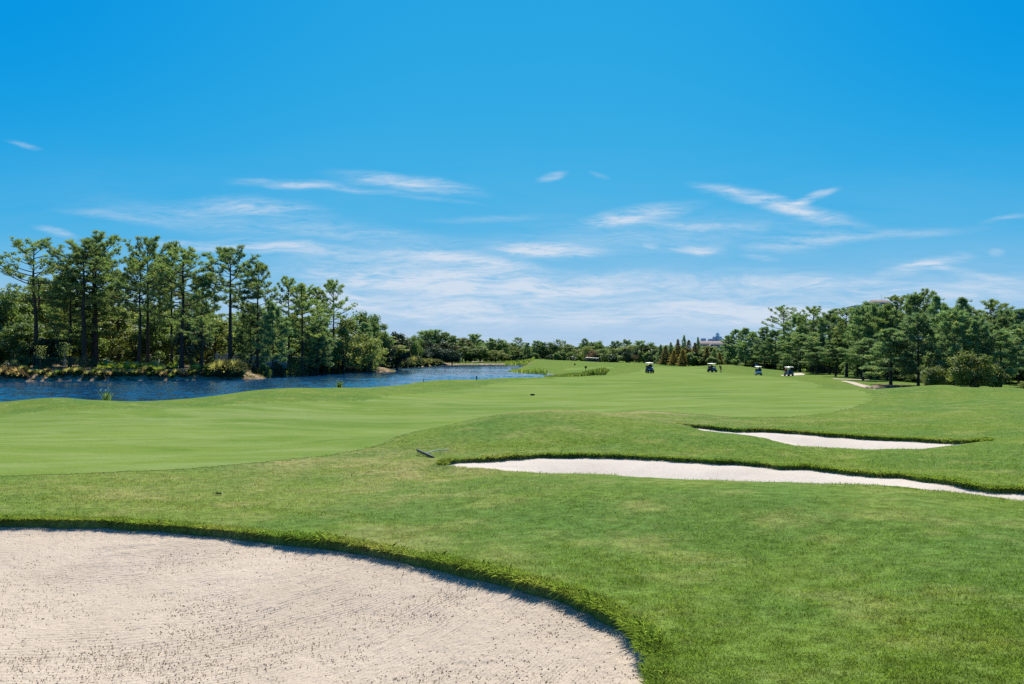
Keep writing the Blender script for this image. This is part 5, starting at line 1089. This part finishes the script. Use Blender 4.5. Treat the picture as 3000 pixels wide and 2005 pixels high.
o=empty('stone_wall',(xs[0][0],PY+.2,xs[0][2]),0,'low stone wall with pinkish coping between the stone pillars','wall'); Lw=xs[3][0]-xs[0][0]; hw_=CAMZ-(1044-CV)*PY/F-xs[0][2]; b=MB(); box(b,(Lw/2,0,hw_/2-.15),(Lw,.3,hw_+.1),bev=.02); b.build('wall_face',M['stone'],o); b=MB(); box(b,(Lw/2,0,hw_-.02),(Lw+.1,.42,.12),bev=.02); b.build('coping',M['pinkst'],o)
# buildings
M.update(wallc=plain('cream_stucco',(.62,.52,.38),.9,.1,var=.08),wallb=plain('blue_grey_siding',(.42,.50,.60),.8,.2,var=.08,sc=2),roofg=plain('grey_brown_shingle',(.27,.23,.21),.9,.1,var=.18,sc=2),plant=plain('grey_plant_box',(.55,.60,.66),.6,.3,var=.06),trimw=plain('white_trim',(.72,.74,.78),.6,.3,var=.05),pane=plain('dark_pane',(.02,.035,.06),.12,.6),door=plain('blue_door',(.07,.13,.22),.5,.3))
def gable(mb,x0,x1,y0,y1,z0,h,hip0=0,hip1=0,over=.6):
    """ridge along x"""
    x0-=over;x1+=over;y0-=over;y1+=over; m=(y0+y1)/2; V=[(x0,y0,z0),(x1,y0,z0),(x1,y1,z0),(x0,y1,z0),(x0+hip0,m,z0+h),(x1-hip1,m,z0+h)]; V+= [(a,b,c-.25) for a,b,c in V[:4]]
    mb.add(V,[[0,1,5,4],[2,3,4,5],[6,7,1,0],[7,8,2,1],[8,9,3,2],[9,6,0,3],[9,8,7,6]]); mb.add(V,[[1,2,5],[3,0,4]])
def window(parent,x,y,z,w,h):
    f=MB(); t=.12
    for c,s in (((x,y,z+h/2),(w+t,.1,t)),((x,y,z-h/2),(w+t,.1,t)),((x-w/2,y,z),(t,.1,h-t)),((x+w/2,y,z),(t,.1,h-t))): box(f,c,s)
    o=f.build('window',M['trimw'],parent); p=MB(); box(p,(x,y+.02,z),(w-t+.02,.03,h-t+.02)); p.build('pane',M['pane'],o); return o
def zat(v,Y): return CAMZ-(v-CV)*Y/F
# hotel beyond the cypresses
BY=470; x0,x1=float(uX(2056,BY)),float(uX(2140,BY)); g0=1.5; eave=zat(1013,BY); o=empty('hotel_building',((x0+x1)/2,BY,g0),0,'blue-grey hotel with a brown-grey roof and rooftop plant above the cypresses','building'); ox=(x0+x1)/2
b=MB(); box(b,(0,5,(eave-g0)/2),(x1-x0,10,eave-g0)); b.build('wall',M['wallb'],o)
b=MB(); gable(b,-(x1-x0)/2,(x1-x0)/2,0,10,eave-g0,zat(999,BY)-zat(1013,BY),.0,4.5); rf=b.build('roof',M['roofg'],o)
b=MB(); gable(b,-(x1-x0)/2+3.8,(x1-x0)/2-.5,-4.2,5.5,zat(1015.5,BY)-g0,3.0,3.4,2.0); b.build('porch_roof',M['roofg'],o)
for i in range(6): b=MB(); box(b,(-(x1-x0)/2+4.4+i*2.1,-3.9,(zat(1015.5,BY)-g0)/2-.2),(.34,.34,zat(1015.5,BY)-g0-.2),bev=.03); b.build('porch_column',M['trimw'],o)
for fl in range(3):
    for i in range(6): window(o,-(x1-x0)/2+1.6+i*2.4,-.03,eave-g0-1.6-fl*2.6,1.1,1.5)
def rb(u0,u1,v0,v1,dy,m=None,nm='rooftop_plant'):
    a,c=float(uX(u0,BY+dy))-ox,float(uX(u1,BY+dy))-ox; b=MB(); box(b,((a+c)/2,dy,(zat(v0,BY+dy)+zat(v1,BY+dy))/2-g0),(c-a,3.2,zat(v0,BY+dy)-zat(v1,BY+dy)),bev=.05); return b.build(nm,m or M['plant'],o)
rb(2053.5,2066.5,992,1003,8); rb(2074,2087,993.5,1003,8); rb(2087,2098,987,1000,8); rb(2099,2113,986.8,1001,7.5)
a=float(uX(2102,BY+8))-ox; zt=zat(987,BY+8)-g0; b=MB(); lathe(b,[(1.15,0),(1.12,.9),(.95,1.6),(.72,1.95),(.72,2.05),(.0,2.1)],14,c=(a,8,zt)); cu=b.build('cupola',M['trimw'],o,True); b=MB(); add_tube(b,[(a,8,zt+2.1),(a,8,zt+3.7)],.05,5); b.build('antenna',M['plant'],cu)
# gabled roof rising over the right-hand wood
def tower(u0,u1,vr,ve,Y,label,ant=None,flat=False):
    a,c=float(uX(u0,Y)),float(uX(u1,Y)); ze=zat(ve,Y); o=empty('hotel_building',((a+c)/2,Y,2),0,label,'building'); W_=c-a; b=MB(); box(b,(0,4,(ze-2)/2),(W_,8,ze-2)); b.build('wall',M['wallb'],o)
    if flat: b=MB(); box(b,(0,4,ze-2+.25),(W_+.8,8.8,.5),bev=.05); b.build('roof',M['plant'],o)
    else:
        b=MB(); gable(b,-W_/2,W_/2,0,8,ze-2,zat(vr,Y)-ze,1.2,.0,.5); b.build('roof',M['roofg'],o)
    for i in range(3): window(o,-W_/2+W_*(i+.5)/3,-.03,ze-2-1.3,.9,1.3)
    if ant: b=MB(); add_tube(b,[(ant,4,zat(vr,Y)-2.2),(ant,4,zat(vr-17,Y)-2)],.05,5); b.build('antenna',M['plant'],o)
tower(2564,2610,876,890,262,'grey gabled hotel roof peeping over the right-hand pines',1.2)
tower(2512,2530,896,899,262,'small flat grey roof corner between the pines left of the gable',None,True)
tower(2948,3010,911,914.5,240,'flat pale hotel roof line behind the domed open pine',None,True)
# house and van at the sandy road, house glimpsed through the left wood
def house(u0,u1,vr,ve,Y,label,wm):
    a,c=float(uX(u0,Y)),float(uX(u1,Y)); z0=float(gz((a+c)/2,Y)[0]); ze=zat(ve,Y); o=empty('house',((a+c)/2,Y,z0),0,label,'house'); W_=c-a; b=MB(); box(b,(0,4,(ze-z0)/2-.2),(W_,8,ze-z0+.4)); b.build('wall',wm,o); b=MB(); gable(b,-W_/2,W_/2,0,8,ze-z0,zat(vr,Y)-ze,1.5,1.5); b.build('roof',M['roofg'],o)
    window(o,-W_*.32,-.03,(ze-z0)*.55,1.1,1.2); window(o,W_*.36,-.03,(ze-z0)*.55,1.0,1.2); b=MB(); box(b,(.3,-.05,1.1),(W_*.30,.08,2.2)); b.build('door',M['door'],o)
house(1178,1222,1027,1036,440,'pale house with blue garage doors between the magnolia and the ball-shaped oaks',M['wallc'])
house(165,245,1002,1018,262,'cream house glimpsed between the trunks across the lake',M['wallc'])
o=empty('delivery_van',(*at(1188,402)[:2],at(1188,402)[2]),1.35,'white van parked by the sandy road in front of the pale house','van'); b=MB(); box(b,(0,-.35,1.35),(1.9,3.6,1.9),bev=.12); box(b,(0,1.75,.95),(1.85,1.0,1.1),bev=.15,taper=(.95,.75)); b.build('body',M['wpaint'],o,True)
b=MB(); box(b,(0,1.52,1.72),(1.6,.06,.62),rz=0); b.build('windscreen',M['pane'],o); b=MB(); box(b,(.955,.95,1.75),(.04,.8,.55)); b.build('side_window',M['pane'],o); b=MB(); box(b,(-.955,.95,1.75),(.04,.8,.55)); b.build('side_window',M['pane'],o)
for sx_ in (-1,1):
    for y in (1.3,-1.3): wh=MB(); lathe(wh,[(.15,-.10),(.32,-.11),(.36,-.06),(.36,.06),(.32,.11),(.15,.10)],18,'x',(sx_*.86,y,.36)); w_=wh.build('wheel',M['rubber'],o,True); rm=MB(); lathe(rm,[(.04,-.09),(.15,-.115),(.15,.115),(.04,.09)],12,'x',(sx_*.86,y,.36)); rm.build('rim',M['rim'],w_,True)
M['yel']=mat_leaf('yellow_leaves',(.30,.30,.03),(.50,.46,.05),(.5,.2,.03),.4,.03,.6); M['redf']=mat_leaf('red_flowers',(.45,.02,.02),(.60,.05,.04),None,.4,.03,.6)
K['yel']=Kind(broad(371,H=2.0,R=1.4,cb=0,ncl=14,nleaf=90,leaf=.22,multi=3,r0=.04),'yel','bush','shrub','limb'); K['redf']=Kind(broad(372,H=.9,R=.8,cb=0,ncl=8,nleaf=60,leaf=.15,multi=2,r0=.03),'redf','flower_bush','shrub','limb')
plant(K['yel'],1200,1042,395,6,'bright yellow bush between the white van and the house'); plant(K['redf'],1206,1046,395,3,'small red flower bush right of the yellow bush')
def sapling(u,v0,v1,Y,label,m,ln=.3):
    x,y,z=at(u,Y); z=CAMZ-(v1-CV)*Y/F; H=(v1-v0)*Y/F; o=empty('sapling',(x,y,z),0,label,'sapling'); b=MB(); add_tube(b,[(0,0,-.2),(ln*.4,0,H*.5),(ln,0,H)],[.06,.045,.02],6); b.build('trunk',m,o); rg=R_(int(u)); C=MB(); n=260; P=np.stack([ln+rg.normal(0,.5,n),rg.normal(0,.5,n),H*rg.uniform(.55,1.1,n)],1); leaves(C,P,rg.normal(0,1,(n,3)),np.full(n,.22),rg,np.full(n,.5)); C.build('crown',M['light'],o)
sapling(186,1010,1078,150,'white-stemmed sapling left of the straight pine trunk',M['pale'],.4); sapling(192,1018,1078,150.5,'second white-stemmed sapling, leaning right',M['pale'],-.3); sapling(116,1020,1090,148.5,'dark leaning sapling in front of the clipped hedge',M['limb'],.3)
# ------------------------------------------------------------------ camera, sun, sky
cam=bpy.data.cameras.new('camera'); cam.sensor_width=36; cam.lens=30; cam.shift_y=(1048-1002.5)/3000; cam.clip_end=8000; cam.clip_start=.1
co=bpy.data.objects.new('camera',cam); COL.objects.link(co); co.location=(0,0,CAMZ); co.rotation_euler=(math.pi/2,0,0); SC.camera=co
SUN_AZ,SUN_EL=math.radians(4),math.radians(52)
sd=Vector((math.sin(SUN_AZ)*math.cos(SUN_EL),math.cos(SUN_AZ)*math.cos(SUN_EL),math.sin(SUN_EL)))
sl=bpy.data.lights.new('sun','SUN'); sl.energy=4.8; sl.angle=math.radians(.53); sl.color=(1,.93,.81)
so=bpy.data.objects.new('sun',sl); COL.objects.link(so); so.rotation_euler=(-sd).to_track_quat('-Z','Y').to_euler(); so.location=(0,0,60)
W=bpy.data.worlds.new('World'); SC.world=W; W.use_nodes=True; wt=W.node_tree; wt.nodes.clear()
class WN(NT):
    def __init__(s): s.t=wt
w=WN(); wo=w.n('ShaderNodeOutputWorld'); bg=w.n('ShaderNodeBackground')
sky=w.n('ShaderNodeTexSky',sky_type='NISHITA'); sky.sun_disc=False; sky.sun_elevation=SUN_EL; sky.sun_rotation=SUN_AZ; sky.air_density=1.0; sky.dust_density=.15; sky.ozone_density=2.5; sky.altitude=10
tc=w.n('ShaderNodeTexCoord'); sx=w.n('ShaderNodeSeparateXYZ'); w.l(tc.outputs['Generated'],sx.inputs[0])
# deep polarised blue: the sky's own gradient with its saturation raised
EXPO=.5; SKYS=.07; KK=SKYS*2**EXPO
sp=w.n('ShaderNodeSeparateColor'); w.l(sky.outputs[0],sp.inputs[0]); cc_=w.n('ShaderNodeCombineColor')
def chan(i,v0,o0,g,cap):
    x=w.math('MULTIPLY',w.math('POWER',w.math('DIVIDE',sp.outputs[i],v0),g),o0/KK)
    x=w.math('DIVIDE',x,w.math('ADD',w.math('DIVIDE',x,cap/KK),1.0)) if i<2 else x
    w.l(x,cc_.inputs[i])
chan(0,1.53,.005,2.9,.48); chan(1,3.63,.535,.72,1.05); chan(2,7.25,.77,.12,9)
# bluest away from the sun's bearing, as a polarised sky is
yq=w.math('MAXIMUM',sx.outputs[1],.05); sq=w.math('ABSOLUTE',w.math('DIVIDE',sx.outputs[0],yq)); tq=w.math('DIVIDE',sx.outputs[2],yq)
pol=w.math('MULTIPLY',w.rng(sq,.08,.62,0,1,True),w.rng(tq,.06,.42,0,1,True))
def polar(i,k):
    old=cc_.inputs[i].links[0].from_socket; w.l(w.math('MULTIPLY',old,w.math('SUBTRACT',1.0,w.math('MULTIPLY',pol,k))),cc_.inputs[i])
polar(0,.85); polar(1,.16)
# the sky darkens towards the zenith and behind, away from the sun
zf=w.math('MULTIPLY',w.rng(sx.outputs[2],.40,.95,1.,.45,True),w.rng(sx.outputs[1],.1,-.8,1.,.9,True))
zm=w.n('ShaderNodeVectorMath',operation='SCALE'); w.l(cc_.outputs[0],zm.inputs[0]); w.l(zf,zm.inputs['Scale'])
class hs: outputs=[zm.outputs[0]]
# high cirrus: streaks in a sheet of ice cloud, laid out by direction (x/y, z/y) to the north of the course
yy_=w.math('MAXIMUM',sx.outputs[1],.05); s_=w.math('DIVIDE',sx.outputs[0],yy_); t_=w.math('DIVIDE',sx.outputs[2],yy_)
cb=w.n('ShaderNodeCombineXYZ'); w.l(s_,cb.inputs[0]); w.l(t_,cb.inputs[1])
def px(u,v): return ((u-CU)/F,(CV-v)/F)
CLOUD=[(860,540,170,17,2,.55),(1190,536,210,26,7,.75),(760,608,200,30,5,.62),(560,618,80,12,12,.3),(1612,517,42,13,-14,.6),(1758,515,34,9,20,.25),(1870,628,190,27,-9,.85),(2290,605,240,26,15,.85),(2370,585,90,13,-17,.8),
       (2120,555,90,12,14,.35),(2360,712,170,30,-6,.55),(2050,732,85,15,3,.75),(1600,738,170,26,3,1.15),(1340,760,230,24,6,.8),(780,725,270,22,2,.7),(520,712,120,16,0,.4),(60,418,50,9,12,.45),(165,678,70,13,14,.55),
       (1100,820,300,34,4,.75),(1500,830,420,40,2,.70),(2100,830,380,32,3,.60),(1400,915,620,42,2,.62),(2050,915,380,40,0,.6),(2700,785,170,22,-14,.55),(2820,800,200,14,8,.45),(2920,742,26,14,5,.5),(2960,640,90,10,-6,.35),
       (1050,560,330,10,6,.35),(2000,660,320,12,3,.3),(2880,850,240,40,0,.4),(2230,760,60,10,8,.45),(1900,725,25,8,5,.35),(950,880,260,30,0,.5),(1200,775,420,40,4,.5),(700,650,480,50,6,.28),(1950,690,560,60,-3,.28),(2500,905,420,60,-2,.55),(1600,865,700,34,1,.5),(1150,700,300,26,5,.3),(2600,690,260,16,-4,.35),(350,640,170,14,8,.3),(2450,830,330,26,6,.45),(1450,640,220,12,-3,.22)]
tot=None
wob=w.n('ShaderNodeTexNoise'); wob.inputs['Scale'].default_value=9; wob.inputs['Detail'].default_value=4; w.l(cb.outputs[0],wob.inputs['Vector'])
vm=w.n('ShaderNodeVectorMath',operation='MULTIPLY_ADD'); w.l(wob.outputs['Color'],vm.inputs[0]); vm.inputs[1].default_value=(.034,.020,0)
ofs=w.n('ShaderNodeVectorMath',operation='SUBTRACT'); w.l(cb.outputs[0],ofs.inputs[0]); ofs.inputs[1].default_value=(.017,.010,0); w.l(ofs.outputs[0],vm.inputs[2])
for u,v,a,b,rot,wt_ in CLOUD:
    mp=w.n('ShaderNodeMapping',vector_type='TEXTURE'); p=px(u,v); mp.inputs['Location'].default_value=(*p,0); mp.inputs['Rotation'].default_value=(0,0,-math.radians(rot)); mp.inputs['Scale'].default_value=(a/F,b/F,1)
    w.l(vm.outputs[0],mp.inputs[0]); ln=w.n('ShaderNodeVectorMath',operation='LENGTH'); w.l(mp.outputs[0],ln.inputs[0])
    q=w.rng(ln.outputs['Value'],1.35,.1,0,wt_,True); tot=q if tot is None else w.math('ADD',tot,q)
def streak(sx_,sy_,rot,detail,dist,rough=.62):
    mp=w.n('ShaderNodeMapping'); mp.inputs['Scale'].default_value=(sx_,sy_,1); mp.inputs['Rotation'].default_value=(0,0,rot); w.l(vm.outputs[0],mp.inputs[0]); return w.noise(1,detail,rough,mp.outputs[0],dist)
s1=streak(7,52,.10,9,1.5,.66); s2=streak(22,170,-.14,8,1.0,.72)
tex=w.math('ADD',w.rng(s1,.38,.70,0,.85),w.rng(s2,.38,.72,0,.75))
dens=w.math('MULTIPLY',tot,tex)
veil=w.math('MULTIPLY',w.rng(t_,.16,.0,0,.50,True),w.rng(s1,.30,.66,.30,1.0))
veil2=w.math('MULTIPLY',w.rng(t_,.30,.05,0,.10,True),w.rng(streak(3,16,.05,5,.6),.4,.7))
dens=w.math('MINIMUM',w.math('ADD',dens,w.math('ADD',veil,veil2)),.92)
col=w.mix(dens,hs.outputs[0],(.66/KK,.75/KK,.87/KK))
w.l(col,bg.inputs[0]); bg.inputs[1].default_value=SKYS; w.l(bg.outputs[0],wo.inputs[0])
vs=SC.view_settings; vs.view_transform='Standard'; vs.look='None'; vs.gamma=1; vs.use_curve_mapping=False; vs.exposure=EXPO

SC.cycles.sample_clamp_indirect=4.0; SC.cycles.max_bounces=8; SC.cycles.diffuse_bounces=3; SC.cycles.transmission_bounces=3; SC.cycles.glossy_bounces=3; SC.cycles.transparent_max_bounces=4
SC.cycles.use_denoising=False; SC.cycles.use_adaptive_sampling=False
